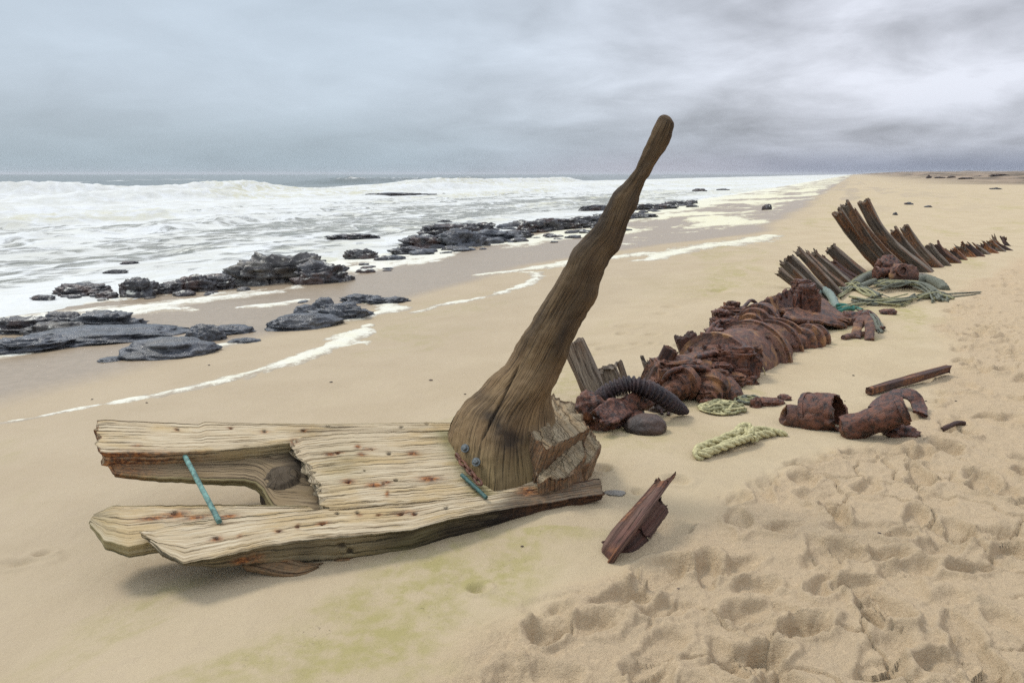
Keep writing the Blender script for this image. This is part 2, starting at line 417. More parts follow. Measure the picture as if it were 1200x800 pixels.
# foam left by the last waves: centre line in the photograph and its width there (px)
FOAM_LINES = [
 ([(0, 496), (40, 490), (90, 479), (140, 470), (185, 463), (235, 452), (285, 440), (330, 427), (365, 415), (395, 403), (416, 393), (432, 381)], [3, 3, 4, 5, 6, 7, 8, 9, 10, 12, 11, 3]),
 ([(486, 366), (515, 358), (550, 352), (585, 344), (612, 335), (628, 326), (630, 319), (610, 319)], [2, 4, 4, 3, 3, 3, 3, 2]),
 ([(0, 417), (40, 411), (80, 405), (125, 398), (160, 393), (200, 386)], [9, 5, 4, 6, 4, 2]),
 ([(130, 371), (165, 366), (190, 361), (225, 364)], [4, 9, 8, 3]),
 ([(560, 322), (600, 318), (650, 311), (700, 303), (760, 297)], [3, 4, 5, 5, 5]),
 ([(280, 360), (320, 357), (350, 352)], [3, 5, 3]),
 ([(760, 305), (800, 293), (850, 286), (905, 276)], [3, 6, 5, 3]),
 ([(205, 417), (235, 412), (262, 404), (300, 400)], [3, 6, 6, 2]),
 ([(395, 378), (430, 371), (462, 361), (440, 352), (400, 357)], [3, 6, 7, 5, 3]),
]
def foam_field(x, y):
    u, v = uv(x, y); F = np.full(x.shape, -1.0)
    wob = fbm(x * 3, y * 3, 0, 4, 77)
    for pix, wd in FOAM_LINES:
        pts = gline(pix); mid = pts.mean(0); rad = np.hypot(*(pts - mid).T).max() + 1.5
        k = np.hypot(x - mid[0], y - mid[1]) < rad
        if not k.any(): continue
        d, par = seg_dist(x[k], y[k], pts)
        # pixel width to metres on the foreshortened sand
        wm = np.array([np.linalg.norm(gpt(p[0], p[1] + w / 2.0) - gpt(p[0], p[1] - w / 2.0)) / 2 for p, w in zip(pix, wd)])
        wi = 0.8 * np.interp(par, np.arange(len(wm)), wm) * (1 + 0.75 * wob[k])
        ff = (wi - d) / (wi + 0.04)
        F[k] = np.maximum(F[k], ff)
    # drifts and rags between the water and the dry sand, more of them further along the beach
    far = sst(v, 13, 24)
    n = fbm(u * 0.55 + 1.2 * fbm(u * 0.2, v * 0.15, 0, 3, 5), v * 0.16, 0, 5, 41, 0.55) + 0.25 * ridge(u * 1.5, v * 0.9, 0, 3, 43)
    zone = sst(u, -16, -12.5) * (1 - sst(u, -9.5 + 6.0 * far, -7.6 + 8.5 * far))
    thr = 0.30 - 0.12 * (1 - sst(u, -9.5, -8)) - 0.42 * far - 0.42 * (1 - sst(u, -12.0, -10.0)) + 0.35 * sst(u, -5, -1)
    P = (n - thr) * 3.0 - (1 - zone) * 3
    F = np.maximum(F, np.clip(P, -1, 1))
    return F

def crumple(x, y, mk):
    """trampled sand: footprints, clods and cracked crust. mk = how trampled (0..1)"""
    z = 0.026 * fbm(x * 2.3, y * 2.3, 0, 3, 61)
    z = z + 0.011 * ridge(x * 5.2, y * 5.2, 0, 4, 63) + 0.0125 * fbm(x * 14, y * 14, 0, 5, 65, 0.72)
    c1, c2 = worley(x * 22, y * 22, 8); cl = sst(fbm(x * 2.2, y * 2.2, 0, 3, 69), -0.02, 0.25)
    z = z + 0.012 * cl * np.clip(0.62 - c1, 0, 1) * _h(np.floor(x * 22), np.floor(y * 22), np.zeros_like(x))
    f1, f2 = worley(x * 3.1 + 0.35 * fbm(x * 5, y * 5, 0, 3, 71), y * 3.1 + 0.35 * fbm(x * 5, y * 5, 0, 3, 72), 4)
    crust = sst(fbm(x * 0.9, y * 0.9, 0, 2, 67), 0.02, 0.30)
    z = z - 0.022 * crust * sst(0.065 - (f2 - f1), 0, 0.045)
    r = np.random.RandomState(11)
    pit = np.zeros_like(z)
    boxes = [(-0.9, 4.6, 1.3, 4.7, 340), (1.2, 9, 4.4, 8.5, 420), (3.5, 11, 7, 15, 420)]
    for (x0, x1, y0, y1, nn) in boxes:
        for _ in range(nn):
            cx, cy = r.uniform(x0, x1), r.uniform(y0, y1); a = r.uniform(-0.8, 0.8) + (math.pi if r.rand() < .5 else 0) + 0.6
            L, W, D = r.uniform(0.11, 0.18), r.uniform(0.046, 0.078), r.uniform(0.018, 0.050)
            k = np.flatnonzero((np.abs(x - cx) < 0.36) & (np.abs(y - cy) < 0.36))
            if len(k) == 0: continue
            dx, dy = x[k] - cx, y[k] - cy
            p = dx * math.sin(a) + dy * math.cos(a); q = dx * math.cos(a) - dy * math.sin(a)
            w = W * (1 + 0.25 * np.sin(p / L * 2.2))
            e = np.sqrt((p / L) ** 2 + (q / w) ** 2) + 0.42 * fbm(x[k] * 9, y[k] * 9, 0, 4, 5, 0.6)
            toe = 1 + 0.6 * p / L
            pr = -D * toe * (1 - sst(e, 0.62, 1.08)) + 0.30 * D * np.exp(-((e - 1.25) / 0.18) ** 2) * (1 + 0.8 * p / L)
            cur = pit[k]; pit[k] = np.where(pr < -0.004, np.minimum(cur * 0.4, 0) + pr, cur + np.where(e < 2.2, pr, 0))
    return (z + np.clip(pit, -0.09, 0.04)) * mk

PRINTS = [(795, 563, 26, 9), (745, 576, 16, 5), (20, 660, 55, 10), (47, 650, 26, 6), (708, 548, 18, 5), (655, 710, 40, 14), (1128, 503, 40, 10), (940, 545, 40, 6),
 (716, 408, 30, 4), (735, 382, 22, 4), (745, 403, 18, 3), (765, 392, 16, 3), (775, 368, 20, 3), (790, 360, 22, 3), (700, 404, 26, 3), (728, 391, 14, 3), (820, 350, 26, 3), (845, 341, 24, 3),
 (800, 405, 20, 3), (765, 402, 12, 3), (905, 470, 18, 3), (640, 735, 60, 20), (1110, 505, 20, 7), (560, 690, 26, 6)]

def build_ground():
    th = angles(760, R(43), 150); r = radii([(0.7, 1.6, 0.02), (1.6, 7.5, 0.0030), (7.5, 26, 0.0052), (26, 400, 0.011), (400, 9000, 0.05)])
    T, Rr = np.meshgrid(th, r); x = (Rr * np.sin(T)); y = (Rr * np.cos(T)); x = x.ravel(); y = y.ravel()
    z = z_base(x, y); u, v = uv(x, y)
    px, py = proj(np.stack([x, y, z], 1))
    # trampled area: polygon on the sand, described by its seaward edge (x as a function of y)
    edge = gline([(330, 830), (500, 790), (545, 740), (600, 690), (705, 660), (780, 615), (850, 560), (960, 528), (1075, 482), (1095, 430), (1085, 380), (1120, 335), (1200, 297), (1290, 280)])
    ex = np.interp(y, edge[:, 1][np.argsort(edge[:, 1])], edge[:, 0][np.argsort(edge[:, 1])])
    ex = np.where(y > edge[-1, 1], 1e6, ex)
    dist = x - ex + 0.28 * fbm(x * 1.7, y * 1.7, 0, 4, 81)
    ch = sst(dist, -0.05, 0.35) * (y > -2) * (1 - sst(np.hypot(x, y), 16, 30))
    ch = np.where(y < 1.0, ch * 0 + sst(x, 0, 0.5), ch)
    k = np.flatnonzero(ch > 0.004)
    z[k] += crumple(x[k], y[k], ch[k] * (0.65 + 0.35 * (1 - sst(y[k], 6, 14))))
    soft = (1 - ch) * (1 - sst(np.hypot(x, y), 30, 60)) * sst(u, -6, -3)
    kk = np.flatnonzero(soft > 0.01)
    z[kk] += soft[kk] * (0.006 * fbm(x[kk] * 6, y[kk] * 2.5, 0, 4, 83) + 0.0012 * fbm(x[kk] * 40, y[kk] * 40, 0, 2, 84))
    for (a, b, w, hh) in PRINTS:
        P = gpt(a, b); wm = w / FPX * P[1] / 2 * 1.1; dm = min(max(np.linalg.norm(gpt(a, b + hh / 2) - gpt(a, b - hh / 2)) / 2, 0.04), wm * 1.2)
        k = np.flatnonzero((np.abs(x - P[0]) < 4 * wm) & (np.abs(y - P[1]) < 4 * dm)); dx, dy = (x[k] - P[0]) / wm, (y[k] - P[1]) / dm
        e = np.hypot(dx, dy) + 0.75 * fbm(x[k] * 7, y[k] * 7, 0, 4, 5)
        z[k] += -0.026 * (1 - sst(e, 0.2, 1.1)) + 0.008 * np.exp(-((e - 1.4) / 0.35) ** 2)
    # faint streaked wind lines far along the beach
    # masks
    wob = 0.5 * fbm(u * 0.35, v * 0.25, 0, 4, 51)
    wet = 1 - sst(u + wob - 3.6 * sst(v, 14, 26), -6.3, -5.2)
    rip = fbm(u * 0.8, v * 0.12, 0, 4, 53)
    wet = np.maximum(wet, 0.40 * (1 - sst(u + 0.9 * fbm(u * 0.6, v * 0.3, 0, 4, 351), -4.6, 0.2)) * (1 - ch))
    wet = np.maximum(wet, 0.55 * sst(v, 30, 60) * sst(rip, 0.02, 0.3) * (1 - sst(u, -4, 14)))
    alg = 0.62 * sst(fbm(u * 1.6 + 0.8 * fbm(x, y, 0, 3, 88), v * 0.35, 0, 6, 55, 0.68), 0.10, 0.48) * sst(u, -6.5, -4) * (1 - 0.9 * ch) * (1 - sst(v, 60, 120))
    def blob(pa, pb, rx, ry, a):
        P = gpt(pa, pb); return a * np.exp(-((x - P[0]) / rx) ** 2 - ((y - P[1]) / ry) ** 2)
    nz = 0.55 + 0.9 * fbm(x * 4, y * 4, 0, 5, 57)
    alg = alg + nz * (blob(545, 690, 0.20, 0.35, .8) + blob(480, 745, 0.30, 0.25, .75) + blob(400, 790, 0.3, 0.2, .5) + blob(700, 512, 0.4, 0.35, .6) + blob(760, 505, 0.45, 0.3, .5)
                      + blob(850, 335, 1.5, 1.3, .5) + blob(1040, 365, 0.9, 0.8, .8) + blob(1000, 395, 0.6, 0.5, .6) + blob(620, 650, .12, .3, .4))
    bd, _p = seg_dist(x, y, gline([(640, 615), (590, 660), (520, 705), (450, 750), (340, 800), (240, 850)]))
    alg = alg + 0.75 * np.exp(-(bd / (0.20 + 0.10 * fbm(x * 3, y * 3, 0, 3, 59))) ** 2) * (y < 3.4) * (x > -2) * (0.75 + 0.9 * fbm(x * 5, y * 5, 0, 5, 58))
    stain = nz * (blob(560, 665, 0.35, 0.2, .25))
    alg = np.clip(alg, 0, 0.85) * (1 - 0.8 * ch)
    V = np.stack([x, y, z], 1)
    n, mcol = Rr.shape
    q = grid_faces(n, mcol, wrap=True)
    # centre cap
    c = len(V); V = np.concatenate([V, [[0, 0, gz(0, 0)]]])
    j = np.arange(mcol); tr = np.stack([j, (j + 1) % mcol, np.full(mcol, c)], 1)
    A = np.stack([wet, alg, ch, ch * 0], 1); A = np.concatenate([A, A[:1]])
    dv = np.append(sst(v + 25 * fbm(x * .05, y * .05, 0, 3, 5), 130, 175) * sst(u, 4, 30), 0)
    o = mesh('sand_beach', V, q, tr[:, ::-1][:, [0, 1, 2]], M_SAND, attrs={'m': A, 'd': np.stack([dv, dv, dv], 1)}); tag(o, kind='structure')
    # orient upwards
    # ---- foam lying on the sand, as its own thin sheet
    F = foam_field(x, y)
    F = F + (0.34 * fbm(x * 6, y * 6, 0, 4, 301, 0.6) - 0.30 * sst(ridge(u * 2.2, v * 1.2, 0, 3, 303), 0.35, 0.75)) * (F > -0.8)
    sel = (F > -0.45) & (u > -20) & (u < 3) & (y > 1) & (np.abs(T.ravel()) < R(60) + 0 * x)
    Fg = sel.reshape(n, mcol)
    fq = q[Fg.ravel()[q].any(1) & (q.max(1) < n * mcol)]
    ids, inv = np.unique(fq, return_inverse=True)
    zf = np.maximum(z_base(x[ids], y[ids]), z[ids])
    bub = fbm(x[ids] * 8, y[ids] * 8, 0, 4, 91)
    hgt = np.clip(F[ids], -0.6, 0.45) * (0.024 + 0.014 * sst(v[ids], 10, 40)) + 0.006 * bub * (F[ids] > 0)
    Vf = np.stack([x[ids], y[ids], z[ids] + hgt], 1)
    yl = np.clip(0.10 + 0.5 * sst(v[ids], 12, 30) * sst(u[ids], -13.5, -9) + 0.3 * bub + 0.25 * sst(u[ids], -9, -6), 0, 1)
    fo = mesh('sea_foam', Vf, inv.reshape(-1, 4), None, M_FOAM, attrs={'m': np.stack([yl, F[ids].clip(-1, 1), yl], 1)})
    tag(fo, 'white and yellowish foam left by the waves in lines and rags on the wet sand', 'sea foam', kind='stuff')

def build_sea():
    th = angles(700, R(50), 90); r = radii([(6, 30, 0.006), (30, 260, 0.0060), (260, 12000, 0.035)])
    T, Rr = np.meshgrid(th, r); x = (Rr * np.sin(T)).ravel(); y = (Rr * np.cos(T)).ravel()
    u, v = uv(x, y); rr = np.hypot(x, y)
    z = np.full(x.shape, SEA)
    inn = sst(-u, 11.5, 20)                                    # waves fade out at the beach
    z += inn * 0.05 * fbm(u * 0.7, v * 0.25, 0, 4, 101) * (1 - sst(rr, 300, 900)) * 2
    z += inn * sst(-u, 18, 40) * 0.14 * ridge(u * 0.16, v * 0.05, 0, 4, 103) * (1 - sst(rr, 500, 1500))
    z += sst(-u, 60, 90) * 0.30 * fbm(u * 0.05, v * 0.015, 0, 4, 105) * (1 - sst(rr, 800, 3000))
    z += 0.012 * (1 - inn) * fbm(x * 1.2, y * 1.2, 0, 3, 106)
    crest = np.zeros_like(z)
    #  u0, height, width, seed, v range
    for (u0, A, W, sd_, v0, v1) in [(-63, 1.12, 4.0, 1, 22, 80), (-68, 1.05, 4.2, 8, 112, 205), (-47, 0.75, 3.4, 2, 5, 120), (-38, 0.50, 2.6, 3, 18, 66), (-29, 0.36, 2.0, 4, 0, 36), (-23.5, 0.22, 1.5, 5, 2, 40), (-18.8, 0.13, 1.2, 6, 4, 34), (-33, 0.4, 2.4, 7, 70, 160), (-95, 1.3, 5.5, 9, 130, 330), (-80, .8, 5, 10, -40, 30)]:
        uc = u0 + 2.2 * fbm(v * 0.035, 0 * v + sd_, 0, 3, 111 + sd_) + 0.5 * fbm(v * 0.4, 0 * v + sd_, 0, 3, 120)
        s = (u - uc) / W                                      # + is the shoreward side
        prof = np.where(s > 0, np.exp(-(s / 0.55) ** 2), np.exp(-(s / 1.5) ** 2))
        am = sst(v, v0 - 12, v0 + 12) * (1 - sst(v, v1 - 12, v1 + 12)) * np.clip(0.72 + 0.95 * fbm(v * 0.045, 0 * v, 0, 3, 131 + sd_) + 0.13 * fbm(v * 0.5, u * 0.4, 0, 4, 141), 0.12, 1.25)
        z += A * am * prof
        crest += np.clip(A / 0.5, 0.35, 1.0) * am * np.where(s > 0, np.exp(-(s / 0.8) ** 2), np.exp(-(s / 0.6) ** 2))
    face = np.zeros_like(z)
    br = crest.clip(0, 1)
    z += br * (0.20 * fbm(x * 1.1, y * 1.1, 0, 5, 151, 0.68) + 0.16 * ridge(v * 0.55, u * 0.2, 0, 4, 155))
    dens = 0.61 + 0.10 * fbm(u * 0.06, v * 0.02, 0, 3, 161)
    dens = dens + 0.10 * sst(-u, 26, 42)
    dens = dens + 0.05 * sst(-u, 20, 30) * (1 - sst(-u, 50, 60))
    dens = np.where(-u > 60, dens * 0 + 0.56 - 0.62 * sst(-u, 66, 84), dens)
    dens = dens + 0.42 * br * (0.75 + 0.8 * fbm(v * 0.5, u * 0.9, 0, 4, 165))
    dens += 0.16 * (1 - sst(-u, 11, 17)) + 0.10 * sst(-u, 30, 48)
    far = sst(v, 60, 160) * (1 - sst(-u, 70, 110)); dens += 0.22 * far
    # a few whitecaps far out
    cap = sst(fbm(u * 0.06, v * 0.02, 0, 4, 171), 0.42, 0.55) * sst(-u, 90, 110) * (1 - sst(-u, 240, 420)); dens += 0.55 * cap
    calm = sst(-u, 62, 85); yel = (0.25 + 0.75 * sst(fbm(u * 0.15, v * 0.05, 0, 3, 173), -0.1, 0.3)) * (1 - calm)
    V = np.stack([x, y, z], 1); n, mc = Rr.shape; q = grid_faces(n, mc, wrap=True)
    zb = z_base(x, y); low = (zb < z + 0.3)
    q = q[low[q].any(1)]
    ids, inv = np.unique(q, return_inverse=True)
    o = mesh('sea_water', V[ids], inv.reshape(-1, 4), None, M_SEA, attrs={'m': np.stack([dens, calm, yel], 1)[ids]}, vattrs={'gc': np.stack([u, v, 0 * u], 1)[ids]})
    tag(o, kind='structure')
build_ground(); build_sea()
# ============================================================ generic builders
def nrm(v): v = np.asarray(v, float); return v / (np.linalg.norm(v, axis=-1, keepdims=True) + 1e-12)
def lerp(a, b, t): return a + (b - a) * t
def vert_normals(V, Q):
    N = np.zeros_like(V); a, b, c, d = (V[Q[:, i]] for i in range(4)); f = np.cross(c - a, d - b)
    for i in range(4): np.add.at(N, Q[:, i], f)
    return nrm(N)
def finish(name, S, sw, mat, parent, seed=0, groove=0.0, gfreq=(1.4, 34), wave=0.0, wfreq=(3, 9), jag=(0.0, 0.0), cap=6, masks=None, sharp=None, rough=0.0, rfreq=12, ends=(0, 0), capdark=0.35):
    """S: sections (N, M, 3); sw: around-the-section coordinate (N, M) in metres."""
    N, M, _ = S.shape
    cen = S.mean(1); s = np.concatenate([[0], np.cumsum(np.linalg.norm(np.diff(cen, axis=0), axis=1))])
    ax0, ax1 = nrm(cen[0] - cen[min(3, N - 1)]), nrm(cen[-1] - cen[-min(4, N)])
    SS_ = np.repeat(s[:, None], M, 1)
    # ragged ends
    if jag[0] or jag[1]:
        L = s[-1]
        jn = 0.6 * vn(sw[0] * 26, 0 * sw[0] + seed, 0, seed) + 0.4 * vn(sw[0] * 80, 0 * sw[0], 0, seed + 1)
        w0 = np.exp(-s / max(jag[0] * 2.5, 1e-3))[:, None]; w1 = np.exp(-(L - s) / max(jag[1] * 2.5, 1e-3))[:, None]
        S = S + w0[..., None] * (jag[0] * jn)[None, :, None] * ax0 + w1[..., None] * (jag[1] * jn[::-1])[None, :, None] * ax1
    V = S.reshape(-1, 3).copy(); Q = grid_faces(N, M, wrap=True)
    gcv = np.stack([SS_, sw, 0 * sw], -1).reshape(-1, 3)
    T = []
    base = len(V)
    rings0, rings1 = [np.arange(M)], [np.arange(M) + (N - 1) * M]
    addV, addG, addQ, addT, capm = [], [], [], [], []
    for ring, ax, end in ((rings0, ax0, 0), (rings1, ax1, 1)):
        loop = S[0] if end == 0 else S[-1]; c0 = loop.mean(0); prev = ring[0]
        gl = gcv.reshape(N, M, 3)[0 if end == 0 else -1]
        for k in range(1, cap + 1):
            f = 1 - k / (cap + 0.6); P = c0 + (loop - c0) * f
            off = ends[end] * (1 - f * f)
            if jag[end]: off = off + jag[end] * 0.7 * (vn(P[:, 0] * 40 + seed, P[:, 1] * 40, P[:, 2] * 40, seed) - 0.3)
            P = P + ax * (off if np.ndim(off) == 0 else off[:, None])
            idx = base + sum(map(len, addV)) + np.arange(M); addV.append(P)
            addG.append(np.stack([gl[:, 0] + (1 - f) * 0.1, P[:, 0] * 2 + P[:, 2] * 3, 0 * P[:, 0]], 1)); capm.append(np.ones(M))
            a, b = prev, idx; j = np.arange(M); j2 = (j + 1) % M
            qq = np.stack([a[j], a[j2], b[j2], b[j]], 1); addQ.append(qq if end == 1 else qq[:, ::-1]); prev = idx
        ci = base + sum(map(len, addV)); addV.append(addV[-1].mean(0)[None]); addG.append(addG[-1].mean(0)[None]); capm.append(np.ones(1))
        j = np.arange(M); j2 = (j + 1) % M
        tt = np.stack([prev[j], prev[j2], np.full(M, ci)], 1); addT.append(tt if end == 1 else tt[:, ::-1])
    V = np.concatenate([V] + addV); Q = np.concatenate([Q] + addQ); T = np.concatenate(addT); G = np.concatenate([gcv] + addG)
    G[:, 0] += seed * 3.17; G[:, 1] += seed * 1.71
    cm = np.concatenate([np.zeros(base)] + capm)
    Nn = vert_normals(V, Q)
    # outward check
    c = V[:base].mean(0)
    if ((V[:base] - np.repeat(cen, M, 0)) * Nn[:base]).sum() < 0:
        Q = Q[:, ::-1]; T = T[:, ::-1]; Nn = -Nn
    d = np.zeros(len(V)); body = 1 - cm
    if groove:
        n = vn(G[:, 0] * gfreq[0], G[:, 1] * gfreq[1], 0, seed + 3); n2 = vn(G[:, 0] * gfreq[0] * 2, G[:, 1] * gfreq[1] * 2.6, 0, seed + 5)
        deep = sst(vn(G[:, 0] * 0.9, G[:, 1] * gfreq[1] * 0.55, 0, seed + 6), 0.45, 0.8)
        d -= groove * (sst(n, 0.15, 0.9) * 0.6 + sst(n2, 0.2, 0.9) * 0.35 + deep * 1.5) * body
    if wave: d += wave * fbm(G[:, 0] * wfreq[0], G[:, 1] * wfreq[1], 0, 3, seed + 9)
    if rough: d += rough * fbm(V[:, 0] * rfreq, V[:, 1] * rfreq, V[:, 2] * rfreq, 4, seed + 2, 0.6)
    V = V + Nn * d[:, None]
    mk = np.zeros((len(V), 3)); mk[:, 1] = cm * capdark
    if masks is not None: mk = masks(V, G, mk, cm, Nn)
    return mesh(name, V, Q, T, mat, parent, attrs={'m': mk}, vattrs={'gc': G}, sharp=sharp)
def catmull(P, n):
    P = np.asarray(P, float)
    if len(P) == 2: return P[0] + (P[1] - P[0]) * np.linspace(0, 1, n)[:, None]
    Q = np.vstack([2 * P[0] - P[1], P, 2 * P[-1] - P[-2]]); k = len(P) - 1
    t = np.linspace(0, k, n); i = np.minimum(t.astype(int), k - 1); f = (t - i)[:, None]
    p0, p1, p2, p3 = Q[i], Q[i + 1], Q[i + 2], Q[i + 3]
    return 0.5 * ((2 * p1) + (-p0 + p2) * f + (2 * p0 - 5 * p1 + 4 * p2 - p3) * f ** 2 + (-p0 + 3 * p1 - 3 * p2 + p3) * f ** 3)
def frames(C, up=(0, 0, 1)):
    T = nrm(np.gradient(C, axis=0)); U = np.zeros_like(C)
    u = np.array(up, float); u = u - T[0] * u.dot(T[0])
    if np.linalg.norm(u) < 1e-3: u = np.array([1.0, 0, 0]) - T[0] * T[0][0]
    for i in range(len(C)):
        u = u - T[i] * u.dot(T[i]); u = u / np.linalg.norm(u); U[i] = u
    return T, U, np.cross(T, U)
def tube(name, path, ra, rb, mat, parent=None, n=40, m=20, up=(0, 0, 1), e=2.0, smooth_path=True, **kw):
    """swept superellipse; ra along 'up', rb sideways; both may be lists along the path"""
    P = np.asarray(path, float); C = catmull(P, n) if smooth_path else np.stack([np.interp(np.linspace(0, 1, n), np.linspace(0, 1, len(P)), P[:, i]) for i in range(3)], 1)
    tt = np.linspace(0, 1, n)
    ra = np.interp(tt, np.linspace(0, 1, len(np.atleast_1d(ra))), np.atleast_1d(ra)); rb = np.interp(tt, np.linspace(0, 1, len(np.atleast_1d(rb))), np.atleast_1d(rb))
    T, U, W = frames(C, up); a = np.linspace(0, 2 * math.pi, m, endpoint=False)
    ca, sa = np.cos(a), np.sin(a); ca = np.sign(ca) * np.abs(ca) ** (2 / e); sa = np.sign(sa) * np.abs(sa) ** (2 / e)
    S = C[:, None, :] + U[:, None, :] * (ra[:, None] * ca)[..., None] + W[:, None, :] * (rb[:, None] * sa)[..., None]
    sw = np.repeat((a * 0.5 * (ra.mean() + rb.mean()))[None], n, 0) * 1.0
    return finish(name, S, sw, mat, parent, **kw)
def lathe(name, o, axis, prof, mat, parent=None, m=40, up=(0, 0, 1), **kw):
    """prof: (distance along axis, radius) pairs"""
    o = np.asarray(o, float); ax = nrm(axis); pr = []
    for (s0, r0), (s1, r1) in zip(prof[:-1], prof[1:]):
        k = max(1, int(math.hypot(s1 - s0, r1 - r0) / 0.03)); pr += [(lerp(s0, s1, i / k), lerp(r0, r1, i / k)) for i in range(k)]
    pr.append(prof[-1]); pr = np.array(pr)
    u = np.array(up, float); u = nrm(u - ax * u.dot(ax)); w = np.cross(ax, u); a = np.linspace(0, 2 * math.pi, m, endpoint=False)
    ring = np.cos(a)[:, None] * u + np.sin(a)[:, None] * w
    S = o + ax * pr[:, 0][:, None, None] + ring[None] * pr[:, 1][:, None, None]
    sw = np.repeat((a * pr[:, 1].mean())[None], len(pr), 0)
    kw.setdefault('cap', 2); kw.setdefault('sharp', 38)
    return finish(name, S, sw, mat, parent, **kw)
def join_parts(objs, name):
    """several shapes of one part become one mesh"""
    bpy.ops.object.select_all(action='DESELECT')
    for o in objs: o.select_set(True)
    bpy.context.view_layer.objects.active = objs[0]; bpy.ops.object.join(); objs[0].name = name; objs[0].data.name = name
    return objs[0]

# ============================================================ materials of the wreck
M_WPALE = wood_material('bleached_wood', (0.62, 0.53, 0.375), (0.30, 0.21, 0.11), (0.42, 0.295, 0.135), crack=1.0)
M_WSIDE = wood_material('weathered_wood', (0.33, 0.245, 0.14), (0.095, 0.062, 0.033), (0.21, 0.145, 0.072), crack=1.0)
M_HORN = wood_material('brown_wood', (0.32, 0.215, 0.108), (0.080, 0.048, 0.024), (0.175, 0.108, 0.052), fs=1.5, crack=0.6, lo=0.32, hi=0.70, bumpd=0.008)
M_RIB = wood_material('grey_brown_wood', (0.34, 0.285, 0.22), (0.085, 0.060, 0.043), (0.16, 0.105, 0.07), crack=1.0, bumpd=0.012)
M_BLOCK = wood_material('block_wood', (0.42, 0.345, 0.225), (0.16, 0.11, 0.06), (0.27, 0.18, 0.09), crack=0.9)
M_DARKW = wood_material('dark_wet_wood', (0.085, 0.040, 0.028), (0.026, 0.014, 0.012), (0.11, 0.042, 0.028), crack=0.9, rough=0.6, bumpd=0.008)
M_RUST = rust_material('rust', (0.175, 0.070, 0.036), (0.024, 0.011, 0.008), (0.33, 0.15, 0.05), 0.75, 0.55, 1.6); M_RUST2 = rust_material('purple_rust', (0.145, 0.052, 0.028), (0.019, 0.008, 0.006), (0.24, 0.09, 0.04), 0.45, 0.42, 1.8)
M_RUSTO = rust_material('orange_rust', (0.17, 0.078, 0.050), (0.05, 0.024, 0.019), (0.38, 0.20, 0.08), 0.8, 0.65, 1.5)
M_TEAL = plain('teal_rod', (0.11, 0.215, 0.185), 0.75, 0, 28, 0.55, 0.6)
M_TEALD = plain('dark_teal_rod', (0.030, 0.085, 0.075), 0.6, 0, 60, 0.4, 0.4)
M_STEEL = plain('grey_steel', (0.15, 0.16, 0.155), 0.45, 0.6, 120, 0.4, 0.3)
M_ROPE = plain('pale_rope', (0.44, 0.395, 0.21), 0.9, 0, 60, 0.35, 0.7)
M_ROPEG = plain('green_rope', (0.125, 0.130, 0.098), 0.9, 0, 50, 0.45, 0.7)
M_ROPEY = plain('yellow_green_rope', (0.25, 0.235, 0.125), 0.9, 0, 50, 0.4, 0.7)
M_ROPET = plain('teal_rope', (0.02, 0.125, 0.095), 0.85, 0, 50, 0.4, 0.6)
M_ROCK = rock_material('wet_slate', (0.088, 0.094, 0.108), (0.030, 0.032, 0.038), (0.15, 0.145, 0.135), 0.35, 0.30)
M_ROCKB = rock_material('dark_rock', (0.080, 0.078, 0.082), (0.022, 0.020, 0.023), (0.095, 0.050, 0.036), 0.6, froth=1.0)
M_ROCKT = rock_material('brown_grey_rock', (0.115, 0.105, 0.095), (0.035, 0.033, 0.034), (0.17, 0.15, 0.11), 0.5, froth=0.6)
M_STONE = rock_material('beach_stone', (0.22, 0.20, 0.17), (0.14, 0.12, 0.10), (0.2, 0.16, 0.1), 0.3, 0.6)
M_STONEB = rock_material('brown_stone', (0.078, 0.046, 0.033), (0.035, 0.023, 0.018), (0.10, 0.055, 0.035), 0.4, 0.5)

# ============================================================ the big stern timbers
PL = [on_z(700, 575, 0.10), on_z(115, 495, 0.41), on_z(170, 640, 0.17)]
PN = nrm(np.cross(PL[1] - PL[0], PL[2] - PL[0])); PN = PN if PN[2] > 0 else -PN
def pp(px, py, off=0.0):
    d = ray(px, py); return CAM + d * (((PL[0] + PN * off - CAM) @ PN) / (d @ PN))
stern = empty('stern_timbers', (PL[0] * 0.5 + PL[2] * 0.5) * [1, 1, 0], 'bleached timbers of a wrecked ship with one tall dark horn-like timber rising from them', 'shipwreck')
# rusty nail stains (px, py, length px, width px, strength), small dark nail holes (px, py)
STAINS = [(205, 603, 22, 6, 1), (180, 607, 26, 4, .7), (230, 606, 20, 4, 1), (268, 605, 14, 4, .9), (408, 564, 10, 4, .9), (440, 568, 14, 4, 1), (452, 565, 8, 3, 1), (485, 531, 10, 4, .8), (503, 561, 16, 5, 1), (432, 526, 10, 3, .5), (420, 523, 5, 3, .9), (387, 532, 9, 3, .8), (396, 530, 8, 2, .8), (454, 578, 3, 5, .8), (424, 532, 6, 3, .9), (345, 517, 7, 5, .6), (310, 506, 8, 3, .5), (356, 504, 7, 3, .5), (270, 501, 5, 2, .5), (207, 503, 5, 3, .5), (160, 522, 8, 3, .5), (170, 533, 60, 8, .5), (150, 552, 30, 8, .35), (253, 631, 10, 4, .9), (280, 628, 5, 3, .6), (378, 613, 9, 3, .9), (349, 617, 3, 4, .8), (326, 622, 7, 3, .7), (443, 603, 5, 2, .7), (470, 602, 6, 3, .9), (420, 603, 5, 3, .6), (486, 602, 5, 3, .8), (285, 657, 14, 7, 1), (300, 655, 16, 10, .5), (332, 658, 10, 3, .6), (525, 494, 5, 2, .5), (620, 575, 16, 8, .9), (475, 600, 20, 3, .4)]
